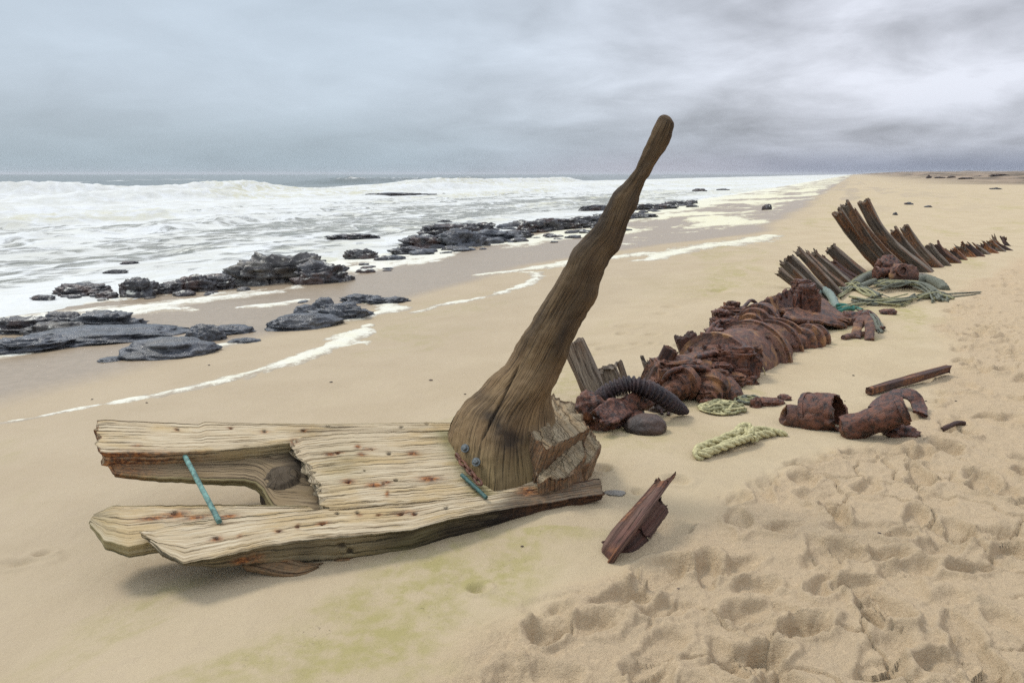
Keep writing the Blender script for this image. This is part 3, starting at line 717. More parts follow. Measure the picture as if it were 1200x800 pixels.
HOLES = [(310, 505, 3), (356, 504, 3), (208, 503, 2.5), (271, 502, 2), (384, 499, 2), (436, 526, 2), (456, 531, 3), (396, 531, 2), (408, 565, 2), (449, 566, 2.2), (464, 562, 2.5), (464, 562, 2), (395, 601, 3), (419, 600, 3), (349, 616, 2.5), (378, 613, 3), (401, 640, 7), (410, 646, 6), (443, 603, 2), (470, 602, 3), (486, 602, 3), (523, 595, 2.5), (253, 630, 3), (205, 601, 4), (427, 551, 1.5), (345, 517, 2.5), (500, 496, 2.5), (326, 622, 2), (470, 500, 2)]
def px_masks(extra=None):
    def f(V, G, mk, cm, Nn):
        X, Y = proj(V); facing = ((V - CAM) * Nn).sum(1) < 0
        r = np.zeros(len(V)); wobx = 3 * fbm(G[:, 0] * 8, G[:, 1] * 40, 0, 3, 3); 
        for (a, b, w, h, s) in STAINS:
            k = (np.abs(X - a) < 3 * w) & (np.abs(Y - b) < 3 * h + 4)
            sl = -0.12 if b > 590 else 0.0
            r[k] = np.maximum(r[k], min(1, s * 1.25) * np.exp(-((X[k] - a + wobx[k]) / (w * 0.80)) ** 2 - ((Y[k] - b - sl * (X[k] - a)) / (h * 0.72)) ** 2))
        for (a, b, w) in HOLES:
            e = np.hypot((X - a) / (w * 1.2), (Y - b) / (w * .75)); k = (e < 1.6) & facing
            dd = np.exp(-(e[k] * 1.35 * (1 + 0.35 * vn(X[k] * .9, Y[k] * .9 + a))) ** 4 * 1.2); mk[k, 1] = np.maximum(mk[k, 1], dd); V[k] -= Nn[k] * (dd * 0.012)[:, None]
        mk[:, 0] = np.maximum(mk[:, 0], r * facing)
        if extra: extra(V, G, mk, cm, Nn, X, Y)
        return mk
    return f
def slab(name, spec, off, mat, seed, n=260, top=110, groove=0.0030, extra=None, jag=(0.02, 0.02), under=0.0, cap=7, gfreq=(1.5, 78)):
    """spec: (xu, yu, xl, yl, thickness): far and near edge of the upper face, in photograph pixels on the wreck's plane"""
    sp = np.array(spec, float); tt = np.linspace(0, 1, n)
    U0 = np.array([pp(a, b, off) for a, b in sp[:, :2]]); L0 = np.array([pp(a, b, off) for a, b in sp[:, 2:4]])
    mid = (U0 + L0) / 2; k = np.concatenate([[0], np.cumsum(np.linalg.norm(np.diff(mid, axis=0), axis=1))]); k /= k[-1]
    ip = lambda A: np.stack([np.interp(tt, k, A[:, i]) for i in range(A.shape[1])], 1)
    U, L = ip(U0), ip(L0); th = np.interp(tt, k, sp[:, 4])
    ac = nrm(L - U); s = tt * np.linalg.norm(mid[-1] - mid[0])
    e1 = 0.006 * fbm(s * 9, 0 * s + seed, 0, 4, seed, 0.6) + 0.004 * fbm(s * 40, 0 * s, 0, 2, seed + 1); e2 = 0.006 * fbm(s * 9, 0 * s + seed + 5, 0, 4, seed, 0.6) + 0.004 * fbm(s * 40, 0 * s, 0, 2, seed + 8)
    U = U + ac * e1[:, None]; L = L + ac * e2[:, None]
    w = np.linalg.norm(L - U, axis=1); dn = -PN; mt, ms, mb = top, 34, 16
    bev = 0.012
    f = np.linspace(0, 1, mt); Wm = w.mean()
    rows, sws = [], []
    pos = 0
    T_ = U[:, None] + (L - U)[:, None] * f[None, :, None]; edge = np.minimum(f, 1 - f)[None] * w[:, None]
    T_ = T_ + dn * (bev * np.exp(-(edge / 0.008) ** 1.2) * 0.6)[..., None]; rows.append(T_); sws.append(f * Wm)
    g = np.linspace(0, 1, ms + 1)[1:]
    Lb = L + dn * th[:, None] - ac * under * th[:, None]; rows.append(lerp(L[:, None], Lb[:, None], g[None, :, None])); sws.append(Wm + g * th.mean())
    Ub = U + dn * th[:, None]; g = np.linspace(0, 1, mb + 1)[1:]; rows.append(lerp(Lb[:, None], Ub[:, None], g[None, :, None])); sws.append(Wm + th.mean() + g * Wm)
    g = np.linspace(0, 1, ms + 1)[1:-1]; rows.append(lerp(Ub[:, None], U[:, None], g[None, :, None])); sws.append(2 * Wm + th.mean() + g * th.mean())
    S = np.concatenate(rows, 1); sw = np.repeat(np.concatenate(sws)[None], n, 0)
    return finish(name, S, sw, mat, stern, seed=seed, groove=groove, gfreq=gfreq, wave=0.005, wfreq=(1.6, 5), jag=jag, cap=cap, masks=px_masks(extra))
def ex_far(V, G, mk, cm, Nn, X, Y):
    side = sst((Nn @ PN), 0.6, 0.1); mk[:, 0] = np.maximum(mk[:, 0], 0.85 * side * sst(X, 300, 130)); mk[:, 2] = np.maximum(mk[:, 2], 0.35 * side * sst(X, 180, 350))
slab('far_beam', [(113, 492, 119, 529, .075), (124, 491, 132, 530, .075), (180, 494, 190, 530, .072), (232, 496, 240, 528, .07), (240, 493, 246, 527, .07), (300, 496, 300, 523, .065), (345, 496, 345, 517, .06), (480, 495, 480, 508, .06), (560, 494, 560, 508, .07), (640, 496, 640, 512, .07)], 0.0, M_WPALE, 11, n=300, extra=ex_far)
def ex_hol(V, G, mk, cm, Nn, X, Y):  # also paints shade into the hollow and along the deck plank's left end
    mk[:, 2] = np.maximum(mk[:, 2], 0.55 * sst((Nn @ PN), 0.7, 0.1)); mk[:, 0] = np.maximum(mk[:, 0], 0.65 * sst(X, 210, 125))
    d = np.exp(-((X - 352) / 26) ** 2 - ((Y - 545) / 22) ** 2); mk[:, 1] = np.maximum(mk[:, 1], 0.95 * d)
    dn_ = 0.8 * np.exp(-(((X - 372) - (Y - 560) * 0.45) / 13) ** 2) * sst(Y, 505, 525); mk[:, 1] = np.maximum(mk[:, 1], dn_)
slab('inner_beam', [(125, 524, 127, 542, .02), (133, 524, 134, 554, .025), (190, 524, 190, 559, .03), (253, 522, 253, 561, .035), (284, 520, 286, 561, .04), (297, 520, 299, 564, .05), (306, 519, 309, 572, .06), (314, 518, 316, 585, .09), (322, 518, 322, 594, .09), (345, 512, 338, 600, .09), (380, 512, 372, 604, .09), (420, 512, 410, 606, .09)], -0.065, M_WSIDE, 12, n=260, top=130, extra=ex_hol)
slab('deck_plank', [(342, 516, 384, 596, .045), (352, 512, 396, 596, .045), (400, 507, 430, 592, .045), (480, 505, 490, 587, .045), (560, 503, 570, 580, .045), (640, 505, 650, 572, .045)], 0.006, M_WPALE, 13, n=260, top=170, jag=(0.03, 0.0), extra=lambda V, G, mk, cm, Nn, X, Y: mk.__setitem__((slice(None), 2), np.maximum(mk[:, 2], np.clip(0.9 * np.exp(-(((X - 530 - (Y - 520) * 0.62)) / 14) ** 2) + 0.30 * np.exp(-((X - 400) / 30) ** 2 - ((Y - 545) / 25) ** 2), 0, 0.8))))
slab('lower_beam', [(112, 601, 106, 612, .03), (132, 592, 122, 632, .05), (150, 592, 150, 640, .06), (200, 591, 200, 630, .07), (247, 590, 260, 622, .07), (313, 591, 330, 612, .07), (360, 592, 390, 606, .07)], -0.035, M_WPALE, 14, n=220, top=100, jag=(0.015, 0.0), extra=lambda V, G, mk, cm, Nn, X, Y: mk.__setitem__((slice(None), 2), np.maximum(mk[:, 2], 0.25 * sst(X - 0.3 * (Y - 600), 150, 118) + 0.5 * sst((Nn @ PN), 0.7, 0.1))))
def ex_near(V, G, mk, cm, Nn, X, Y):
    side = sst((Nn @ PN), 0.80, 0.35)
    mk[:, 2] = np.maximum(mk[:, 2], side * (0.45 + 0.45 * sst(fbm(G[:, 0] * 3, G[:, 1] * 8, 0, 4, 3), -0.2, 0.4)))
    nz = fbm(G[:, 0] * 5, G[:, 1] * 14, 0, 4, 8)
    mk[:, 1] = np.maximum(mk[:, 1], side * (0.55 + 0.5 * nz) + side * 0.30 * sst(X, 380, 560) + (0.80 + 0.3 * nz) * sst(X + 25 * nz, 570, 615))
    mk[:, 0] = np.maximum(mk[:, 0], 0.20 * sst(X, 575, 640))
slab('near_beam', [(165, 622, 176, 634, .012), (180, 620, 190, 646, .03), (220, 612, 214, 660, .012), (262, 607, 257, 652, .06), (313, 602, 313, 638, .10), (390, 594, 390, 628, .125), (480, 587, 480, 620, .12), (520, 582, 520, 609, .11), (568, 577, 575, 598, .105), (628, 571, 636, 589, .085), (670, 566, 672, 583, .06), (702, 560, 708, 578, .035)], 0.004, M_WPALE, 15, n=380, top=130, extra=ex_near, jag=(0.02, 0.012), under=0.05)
# broken pieces under the near beam
def shard(name, pts, off, ra, rb, mat, seed, n=60, dark=0.2, rust=0.2, **kw):
    def mm(V, G, mk, cm, Nn): mk[:, 1] = np.maximum(mk[:, 1], dark); mk[:, 0] = np.maximum(mk[:, 0], rust); return mk
    P = [pp(a, b, off if np.isscalar(off) else off[i]) for i, (a, b) in enumerate(pts)]
    return tube(name, P, ra, rb, mat, stern, n=n, m=36, up=PN, e=3.5, seed=seed, groove=0.005, gfreq=(2, 50), wave=0.004, jag=(0.03, 0.03), masks=mm, **kw)
shard('splinter', [(300, 655), (345, 667), (372, 663)], -0.115, [.022, .02, .006], [.07, .045, .01], M_WSIDE, 21)
shard('lower_plank', [(395, 655), (450, 656), (505, 652)], -0.135, [.012, .016, .010], [.03, .045, .02], M_WSIDE, 22, rust=0.3)
shard('lower_plank', [(470, 630), (510, 642), (556, 655)], -0.15, [.02, .02, .014], [.05, .05, .012], M_DARKW, 23)
shard('lower_plank', [(440, 620), (540, 612), (640, 598)], -0.15, [.03, .05, .03], [.10, .12, .09], M_DARKW, 24)
# knot in the hollow between the beams
kc = pp(332, 564, -0.085)
tube('knot', [kc + PN * -0.09, kc, kc + PN * 0.035], [.11, .105, .07], [.12, .11, .075], M_WSIDE, stern, n=30, m=60, up=(1, 0, 0), seed=31, groove=0.012, gfreq=(2, 16), wave=0.008, wfreq=(12, 12), rough=0.012, rfreq=24, ends=(0, 0.02),
     masks=lambda V, G, mk, cm, Nn: (mk.__setitem__((slice(None), 1), 0.78), mk)[1])
# ---- the tall horn timber (pixel silhouette: left x,y, right x,y) sweeping up from a flared foot
footL, footR = pp(521, 509, 0.0), pp(662, 546, 0.0); footF = pp(578, 577, 0.0)
HORN = [(529, 489, 649, 490), (544, 472, 648, 466), (568, 450, 655, 446), (592, 425, 663, 424), (616, 386, 673, 396), (641, 345, 687, 366), (661, 313, 698, 345), (669, 296, 706, 322), (684, 279, 716, 302), (699, 262, 726, 290), (712, 238, 736, 259), (717, 227, 745, 240), (731, 213, 751, 225), (743, 194, 764, 199), (755, 170, 776, 178), (766, 150, 784, 160), (772, 141, 786.5, 147)]
YH = (footL[1] + footR[1]) / 2 + 0.03
secs = []
M_ = 260; a_ = np.linspace(0, 2 * math.pi, M_, endpoint=False)
def sup(e): ca, sa = np.cos(a_), np.sin(a_); return np.sign(ca) * np.abs(ca) ** (2 / e), np.sign(sa) * np.abs(sa) ** (2 / e)
def sect(Lp, Rp, Tv, e, Tb=None):
    c, s_ = sup(e); C = (Lp + Rp) / 2; H = (Lp - Rp) / 2; Tb = Tv if Tb is None else Tb
    # s_ > 0 is the side facing the viewer
    return C + c[:, None] * H + np.where(s_[:, None] > 0, s_[:, None] * Tv, s_[:, None] * Tb)
Tf = footF - (footL + footR) / 2
keys, kpos = [], []
keys.append(sect(footL - PN * 0.10, footR - PN * 0.10, Tf, 1.25, Tf * 0.6)); kpos.append(-0.10)
keys.append(sect(footL, footR, Tf, 1.25, Tf * 0.6)); kpos.append(0.0)
prevT = Tf; run = 0.0; prevC = (footL + footR) / 2
for i, (a, b, c, d) in enumerate(HORN):
    t = i / (len(HORN) - 1); Y = YH + 0.10 * t
    Lp, Rp = at_y(a, b, Y), at_y(c, d, Y); C = (Lp + Rp) / 2; run += np.linalg.norm(C - prevC); prevC = C
    wdt = np.linalg.norm(Lp - Rp) / 2; k = min(1, (i + 1) / 4.0)
    Tt = np.array([0, -1, 0]) * wdt * (0.80 if i > 4 else 0.62 + 0.05 * i)
    keys.append(sect(Lp, Rp, lerp(Tf * (0.80 if i == 0 else 0.66), Tt, k) if k < 1 else Tt, min(2.4, 1.28 + 0.20 * i), -np.array([0, 1, 0]) * wdt * 0.7)); kpos.append(run)
keys = np.array(keys); kpos = np.array(kpos)
NS = 420; sp_ = np.linspace(kpos[0], kpos[-1], NS)
def smooth_interp(xs, kp, K):
    i = np.clip(np.searchsorted(kp, xs) - 1, 0, len(kp) - 2); h = kp[i + 1] - kp[i]; t = ((xs - kp[i]) / h)
    m = np.zeros_like(K); m[1:-1] = (K[2:] - K[:-2]) / (kp[2:] - kp[:-2])[:, None, None]; m[0] = (K[1] - K[0]) / (kp[1] - kp[0]); m[-1] = (K[-1] - K[-2]) / (kp[-1] - kp[-2])
    t = t[:, None, None]; h = h[:, None, None]
    return (2 * t ** 3 - 3 * t ** 2 + 1) * K[i] + (t ** 3 - 2 * t ** 2 + t) * h * m[i] + (-2 * t ** 3 + 3 * t ** 2) * K[i + 1] + (t ** 3 - t ** 2) * h * m[i + 1]
S = smooth_interp(sp_, kpos, keys)
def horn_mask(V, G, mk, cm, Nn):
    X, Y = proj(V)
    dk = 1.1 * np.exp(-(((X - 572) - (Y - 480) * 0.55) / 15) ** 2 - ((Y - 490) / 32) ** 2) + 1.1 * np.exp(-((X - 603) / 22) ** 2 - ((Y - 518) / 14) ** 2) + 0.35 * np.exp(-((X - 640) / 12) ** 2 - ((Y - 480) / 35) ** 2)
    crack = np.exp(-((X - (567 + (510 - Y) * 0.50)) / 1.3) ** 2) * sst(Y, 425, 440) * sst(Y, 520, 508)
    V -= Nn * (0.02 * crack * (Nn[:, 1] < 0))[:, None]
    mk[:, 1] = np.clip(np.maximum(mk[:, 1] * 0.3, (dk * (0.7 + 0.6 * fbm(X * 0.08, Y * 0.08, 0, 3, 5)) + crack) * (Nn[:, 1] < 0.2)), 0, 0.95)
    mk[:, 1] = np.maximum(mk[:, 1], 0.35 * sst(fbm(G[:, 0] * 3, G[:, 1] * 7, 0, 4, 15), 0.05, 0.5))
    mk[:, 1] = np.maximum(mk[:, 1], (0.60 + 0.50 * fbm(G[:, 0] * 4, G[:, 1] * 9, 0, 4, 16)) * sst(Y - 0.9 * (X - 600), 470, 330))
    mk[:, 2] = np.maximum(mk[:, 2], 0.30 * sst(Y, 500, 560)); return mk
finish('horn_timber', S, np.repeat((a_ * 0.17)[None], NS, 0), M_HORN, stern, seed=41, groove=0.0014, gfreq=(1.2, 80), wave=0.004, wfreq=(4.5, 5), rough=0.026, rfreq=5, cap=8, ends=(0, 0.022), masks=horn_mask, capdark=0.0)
# ---- broken blocks behind and beside the foot
def block(name, top, zt, drop, mat, seed, n=70, lean=(0, 0), masks=None, groove=0.006, dense=90):
    """top: pixel corners with heights; extruded down by drop"""
    P = np.array([on_z(a, b, z) for (a, b), z in zip(top, zt)]); K = len(P)
    loop = []
    for i in range(K):
        a, b = P[i], P[(i + 1) % K]; k = dense // K
        loop += [lerp(a, b, (j + .0) / k) for j in range(k)]
    loop = np.array(loop); c = loop.mean(0); mm = len(loop)
    low = c + (loop - c) * 0.92 + np.array([lean[0], lean[1], -drop]); f = np.linspace(0, 1, n)[:, None, None]
    S = lerp(loop[None], low[None], f); sw = np.concatenate([[0], np.cumsum(np.linalg.norm(np.diff(loop, axis=0), axis=1))]); sw = np.repeat(sw[None], n, 0)
    return finish(name, S, sw, mat, stern, seed=seed, groove=groove, gfreq=(2, 70), wave=0.004, wfreq=(3, 6), jag=(0.02, 0.0), rough=0.016, rfreq=11, cap=12, masks=masks, capdark=0.0)
def bm(V, G, mk, cm, Nn):  # block sides: rust, plus their shadowed look darkened into the colour
    mk[:, 0] = np.maximum(mk[:, 0], 0.35 * (1 - cm)); mk[:, 1] = np.maximum(mk[:, 1], (0.42 + .4 * fbm(G[:, 0] * 6, G[:, 1] * 12, 0, 3, 5)) * (1 - cm)); return mk
block('broken_block', [(610, 492), (648, 463), (672, 474), (693, 501), (668, 514), (640, 527)], [.38, .40, .36, .31, .31, .32], 0.30, M_BLOCK, 51, lean=(-0.10, 0.02), masks=bm)
block('broken_block', [(640, 527), (668, 514), (693, 501), (704, 524), (690, 545), (640, 556)], [.24, .245, .25, .20, .18, .17], 0.24, M_BLOCK, 52, lean=(-0.05, 0.03), masks=bm)
block('broken_block', [(628, 545), (650, 515), (684, 508), (686, 535), (668, 556), (630, 566)], [.22, .28, .27, .22, .19, .18], 0.17, M_BLOCK, 53, masks=bm)
# ---- rods, bolts and chain
def rod(name, a, b, r, mat, parent=stern, oa=0.02, ob=0.02, **kw):
    kw.setdefault('n', 24); return tube(name, [pp(*a, oa), pp(*b, ob)], r, r, mat, parent, m=16, cap=3, seed=3, rough=r * 0.12, rfreq=40, sharp=50, **kw)
rod('teal_rod', (216, 533), (257, 611), .0115, M_TEAL, oa=-0.03, ob=0.012)
rod('dark_teal_rod', (541, 556), (570, 583), .0095, M_TEALD, oa=0.03, ob=0.02)
for (a, b) in ((545, 525), (558, 541)):
    c = pp(a, b, 0.085); ax = nrm(np.array([-0.25, -0.85, 0.45]))
    bo = lathe('bolt', c - ax * 0.03, ax, [(0, .008), (0.022, .008), (0.022, .021), (0.034, .021), (0.034, .0125), (0.046, .0125), (0.05, .009)], M_STEEL, stern, m=18, rough=0.001, seed=2)
    S6 = lathe('nut', c - ax * 0.014, ax, [(0, .0185), (0.016, .0185)], M_STEEL, bo, m=6, seed=2)
cl = [pp(534, 532, .05), pp(545, 546, .05), pp(553, 555, .05), pp(563, 567, .04)]
ch = []
for i in range(6):
    c = catmull(cl, 7)[i]; c2 = catmull(cl, 7)[i + 1]; d = nrm(c2 - c); sd2 = nrm(np.cross(d, PN if i % 2 else np.array([1, .2, 0])))
    t = np.linspace(0, 2 * math.pi, 18)[:, None]; P = (c + c2) / 2 + d * np.cos(t) * 0.026 + sd2 * np.sin(t) * 0.012
    ch.append(tube('chain', P, .0065, .0065, M_RUST2, stern, n=30, m=8, cap=1, rough=.002, rfreq=40))
join_parts(ch, 'chain')

# ============================================================ loose wood and metal between the timbers and the engine
def gdepth(px, py, dy=0.0): return gpt(px, py)[1] + dy
def post(name, top, base, rw, rd, mat, label, cat, seed, mid=None, group=None, lean=0.0, bury=0.15, parent=None, rust=0.0, dark=0.1, e=4.0, n=70, m=44, jag=0.022, groove=0.008, part=False, upv=None, taper=1.0):
    B = gpt(*base); Y = B[1]; T_ = at_y(*top, Y + lean); d = nrm(B - T_)
    P = [B + d * bury] + ([at_y(*mid, Y + lean * 0.5)] if mid else []) + [T_]
    if len(P) == 3: P = [P[0], B, P[1], P[2]]
    def mm(V, G, mk, cm, Nn):
        mk[:, 0] = np.maximum(mk[:, 0], rust * sst(fbm(G[:, 0] * 5, G[:, 1] * 20, 0, 4, seed), -0.2, 0.4)); mk[:, 1] = np.maximum(mk[:, 1], dark + 0.2 * cm); return mk
    kw = {}
    o = tube(name, P, [rd, rd * taper], [rw, rw * taper], mat, parent, n=n, m=m, up=upv if upv is not None else (0.1, 1, 0.0), e=e, seed=seed, groove=groove, gfreq=(2, 32), wave=0.012, wfreq=(3, 8), jag=(0, jag), masks=mm, **kw)
    if not part: tag(o, label, cat, group)
    return o
post('leaning_post', (671, 402), (702, 470), .085, .06, M_RIB, 'thick weathered brown post leaning left just behind the tall horn timber', 'wooden post', 61, rust=0.1, dark=0.0)
post('wooden_stump', (711, 430), (724, 462), .075, .05, M_RIB, 'split grey stump sticking up behind the corrugated hose, nearest the leaning post', 'stump', 62, dark=0.05)
post('wooden_stump', (724, 424), (735, 455), .032, .03, M_RIB, 'narrow pale stump behind the corrugated hose, right beside the split grey stump', 'stump', 63, dark=0.0, e=2.5)
post('wooden_stake', (755, 420), (764, 448), .024, .018, M_RIB, 'thin splintered stake standing left of the dark slanting plank end', 'stake', 64, dark=0.0, jag=0.09)
post('dark_timber', (786, 409), (762, 458), .062, .045, M_DARKW, 'dark red-brown timber slanting up to the right between hose and engine', 'timber', 65, jag=0.02, rust=0.3)
post('wooden_block', (803, 394), (812, 424), .095, .07, M_DARKW, 'square dark timber end standing at the back of the engine beside a thin pipe', 'timber', 66, jag=0.03, dark=0.0)
def smoothpipe(name, pix, zs, r, mat, label=None, cat=None, parent=None, n=60, m=14, **kw):
    P = [on_z(a, b, z + gz(*on_z(a, b, z)[:2])) for (a, b), z in zip(pix, zs)]
    o = tube(name, P, r, r, mat, parent, n=n, m=m, **kw)
    if label: tag(o, label, cat)
    return o
# corrugated hose: rings modelled in the profile
P = np.array([on_z(a, b, z) for (a, b, z) in [(697, 474, .04), (707, 464, .16), (722, 454, .23), (740, 450.5, .25), (760, 456, .22), (778, 466, .15), (792, 476, .07), (806, 483, .01)]])
NH = 560; C = catmull(P, NH); L = np.linalg.norm(np.diff(C, axis=0), axis=1).sum(); s = np.linspace(0, L, NH)
rr_ = (.052 + .0085 * np.sign(np.sin(s * 2 * math.pi / 0.036)) * np.abs(np.sin(s * 2 * math.pi / 0.036)) ** 0.6) * np.interp(s / L, [0, .8, .93, 1], [1, 1, .7, .3])
M_HOSE = rust_material('dark_rusty_hose', (0.050, 0.028, 0.028), (0.020, 0.014, 0.017), (0.10, 0.045, 0.03), 0.4, 0.6)
tag(tube('corrugated_hose', C, rr_, rr_, M_HOSE, None, n=NH, m=26, cap=3, rough=0.003, rfreq=20), 'dark corrugated hose arching over the rusty plate left of the engine', 'hose')
# crumpled rusty plate under the hose
def lump(name, c, rad, mat, label=None, cat=None, seed=0, amp=0.25, freq=2.5, sub=4, parent=None, group=None, flat=None, rz=0.0, sharp=None, ridged=0.0, squash=2.0, bed=(1, 1, 1)):
    import bmesh
    bm_ = bmesh.new(); bmesh.ops.create_icosphere(bm_, subdivisions=sub, radius=1.0)
    V = np.array([v.co[:] for v in bm_.verts]); T = np.array([[v.index for v in f.verts] for f in bm_.faces]); bm_.free()
    V0 = V; V = V * np.array(bed)
    q = seed * 11.3; d = 1 + amp * fbm(V[:, 0] * freq + q, V[:, 1] * freq, V[:, 2] * freq, 5, seed, 0.55)
    if ridged: d += ridged * ridge(V[:, 0] * freq * 1.3 + q, V[:, 1] * freq * 1.3, V[:, 2] * freq * 1.3, 4, seed)
    V = V0; V = np.sign(V) * np.abs(V) ** (2.0 / squash) * d[:, None]
    V = V * np.array(rad); ca, sa = math.cos(rz), math.sin(rz); V = np.stack([V[:, 0] * ca - V[:, 1] * sa, V[:, 0] * sa + V[:, 1] * ca, V[:, 2]], 1) + np.asarray(c)
    G = V * 1.0
    o = mesh(name, V, None, T, mat, parent, attrs={'m': np.zeros((len(V), 3))}, vattrs={'gc': G}, sharp=sharp)
    if label: tag(o, label, cat, group)
    return o
c = gpt(722, 492); 
for (a, b, z, r_, sd_, nm) in [(687, 478, .16, (.08, .07, .09), 1, 0), (694, 490, .08, (.09, .08, .13), 2, 0), (706, 500, .04, (.10, .07, .06), 3, 0), (695, 505, .0, (.05, .05, .12), 4, 0)]:
    P0 = on_z(a, b, z); lump('iron_lump', P0, r_, M_RUST2, None, sub=4, parent=None, seed=80 + sd_, amp=0.6, ridged=0.15, freq=2.2)
_l = [o for o in sc.objects if o.name.startswith('iron_lump')]
il = join_parts(_l, 'iron_fragment'); tag(il, 'lumpy rusted iron mass beside the broken timber block, left end of the plate', 'iron scrap')
lump('iron_fragment', on_z(735, 492, .05), (.15, .08, .055), M_RUST2, 'dark jagged iron piece under the crumpled plate, in its shadow', 'iron scrap', seed=85, amp=0.5, ridged=0.2)
def stone(px, py, rx, ry, rz_, mat, label, seed, amp=0.12, name='stone', z=0.3, cat='stone', **kw):
    P = gpt(px, py); P[2] += rz_ * z; return lump(name, P, (rx, ry, rz_), mat, label, cat, seed=seed, amp=amp, **kw)
stone(757, 505, .135, .10, .085, M_STONEB, 'rounded dark brown stone half sunk in sand in front of the hose', 91, 0.12, rz=0.2)
stone(746, 489, .052, .045, .05, M_ROCKT, 'small round grey stone under the rusty plate', 92, 0.05, z=0.6)
stone(770, 481, .075, .06, .042, M_STONEB, 'flat brown stone beneath the middle of the hose', 93, 0.25)
stone(774, 457, .06, .05, .055, M_STONE, 'pale round stone between the dark slanting timber and the engine', 94, 0.05, z=0.8)
# rope knots and rings on the sand
def rope(name, pts, r, mat, label=None, cat='rope', parent=None, n=160, twist=22, strands=3, seed=0, z=None):
    P = np.array(pts, float); C = catmull(P, n); T, U, W = frames(C); L = np.linalg.norm(np.diff(C, axis=0), axis=1).sum(); s = np.linspace(0, L, n); objs = []
    for k in range(strands):
        ph = s * twist / (r * 28) * 0.9 + k * 2 * math.pi / strands
        C2 = C + (U * np.cos(ph)[:, None] + W * np.sin(ph)[:, None]) * r * 0.52 + 0.15 * r * np.stack([fbm(s * 9, 0 * s + k + seed, 0, 2, i) for i in range(3)], 1)
        objs.append(tube(name, C2, r * 0.56, r * 0.56, mat, parent, n=n, m=9, cap=2, smooth_path=False, seed=k, rough=r * 0.15, rfreq=60))
    o = join_parts(objs, name)
    if label: tag(o, label, cat)
    return o
def gp(px, py, h): P = gpt(px, py); P[2] += h; return P
rk = [rope('r', [gp(905, 512, .025), gp(885, 516, .03), gp(868, 521, .03), gp(855, 524, .03), gp(840, 531, .025), gp(820, 538, .02), gp(817, 530, .02), gp(835, 524, .03), gp(856, 519, .05), gp(872, 514, .05), gp(880, 520, .06)], .024, M_ROPE, n=260),
      rope('r', [gp(862, 522, .02), gp(866, 513, .065), gp(878, 512, .065), gp(884, 521, .03)], .024, M_ROPE, n=100), rope('r', [gp(870, 520, .03), gp(890, 512, .05), gp(921, 511, .012)], .021, M_ROPE, n=120, seed=5),
      rope('r', [gp(820, 537, .03), gp(845, 532, .04), gp(866, 526, .05), gp(880, 521, .05)], .021, M_ROPE, n=120, seed=6)]
tag(join_parts(rk, 'rope'), 'thick pale knotted rope lying on the sand in front of the engine', 'rope')
def tangle(name, px, py, rx, ry, h, nn, r, mats, label, seed, cat='rope', wire=None):
    rg = np.random.RandomState(seed); c = gpt(px, py); objs = []
    for i in range(nn):
        k = rg.randint(4, 7); a = rg.uniform(0, 6.28); P = []
        for j in range(k):
            a += rg.uniform(0.5, 1.4); q = rg.uniform(0.3, 1); x_, y_ = c[0] + rx * q * math.cos(a), c[1] + ry * q * math.sin(a)
            P.append([x_, y_, gz(x_, y_) + r + h * rg.uniform(0, 1) * (1.1 - q)])
        objs.append(tube(name, P, r * rg.uniform(.6, 1.2), r, mats[i % len(mats)], None, n=40, m=7, cap=1))
    # joined shapes keep their own material
    o = join_parts(objs, name); tag(o, label, cat); return o
tangle('rope_tangle', 847, 481, .17, .14, .09, 26, .011, [M_ROPE, M_ROPEY], 'frayed pale rope bundle beside the pipe end of the engine', 5)
tangle('rope_tangle', 878, 470, .13, .09, .04, 12, .009, [M_ROPEY, M_ROPEG], 'small loose greenish rope scrap between the engine and three dark flakes', 6)
def frag(px, py, r, label, seed, mat=M_RUST2): return stone(px, py, r[0], r[1], r[2], mat, label, seed, 0.45, name='iron_fragment', cat='iron scrap', ridged=0.15)
frag(886, 476, (.04, .035, .05), 'small dark flake standing beside the greenish rope scrap', 101)
frag(902, 473, (.085, .06, .035), 'dark rounded iron flake lying left of the small nut-like crumb', 102)
frag(919, 468, (.05, .04, .028), 'tiny dark iron crumb right of the rounded flake', 103)
# bent wire loops
wl = [gp(776, 486, 0), gp(774, 481, .03), gp(780, 478, .06), gp(785, 481, .04), gp(783, 487, 0)]
tag(tube('iron_hook', wl, .012, .012, M_RUST2, None, n=40, m=10, rough=.003, rfreq=40), 'small rusty hook in the sand below the hose end', 'hook')

# ============================================================ the engine
EO = gpt(800, 478); E1 = gpt(962, 402)
e_ = nrm((E1 - EO) * [1, 1, 0]); s_v = np.array([-e_[1], e_[0], 0]); zu = np.array([0, 0, 1.0])       # along, towards the sea, up
ELEN = np.linalg.norm((E1 - EO)[:2]); GZ = (EO[2] + E1[2]) / 2
engine = empty('ship_engine', (EO + E1) / 2 * [1, 1, 0], 'massive rusted ship engine of drums, flanges and pipes half sunk in the beach', 'ship engine')
def EP(a, b, c): return np.array([EO[0], EO[1], GZ]) + e_ * a + s_v * b + zu * c
def at_line(px, py, b=0.0):
    """point on the vertical plane that runs along the engine, b metres seaward of its near edge"""
    d = ray(px, py); P0 = EP(0, b, 0); return CAM + d * (((P0 - CAM) @ s_v) / (d @ s_v))
KW = dict(rough=0.022, rfreq=9)
def drum(name, pix, b, prof, mat, m=54, ax=None, parent=engine, **kw):
    c = at_line(*pix, b); k = dict(KW); k.update(kw); return lathe(name, c, ax if ax is not None else e_, prof, mat, parent, m=m, **k)
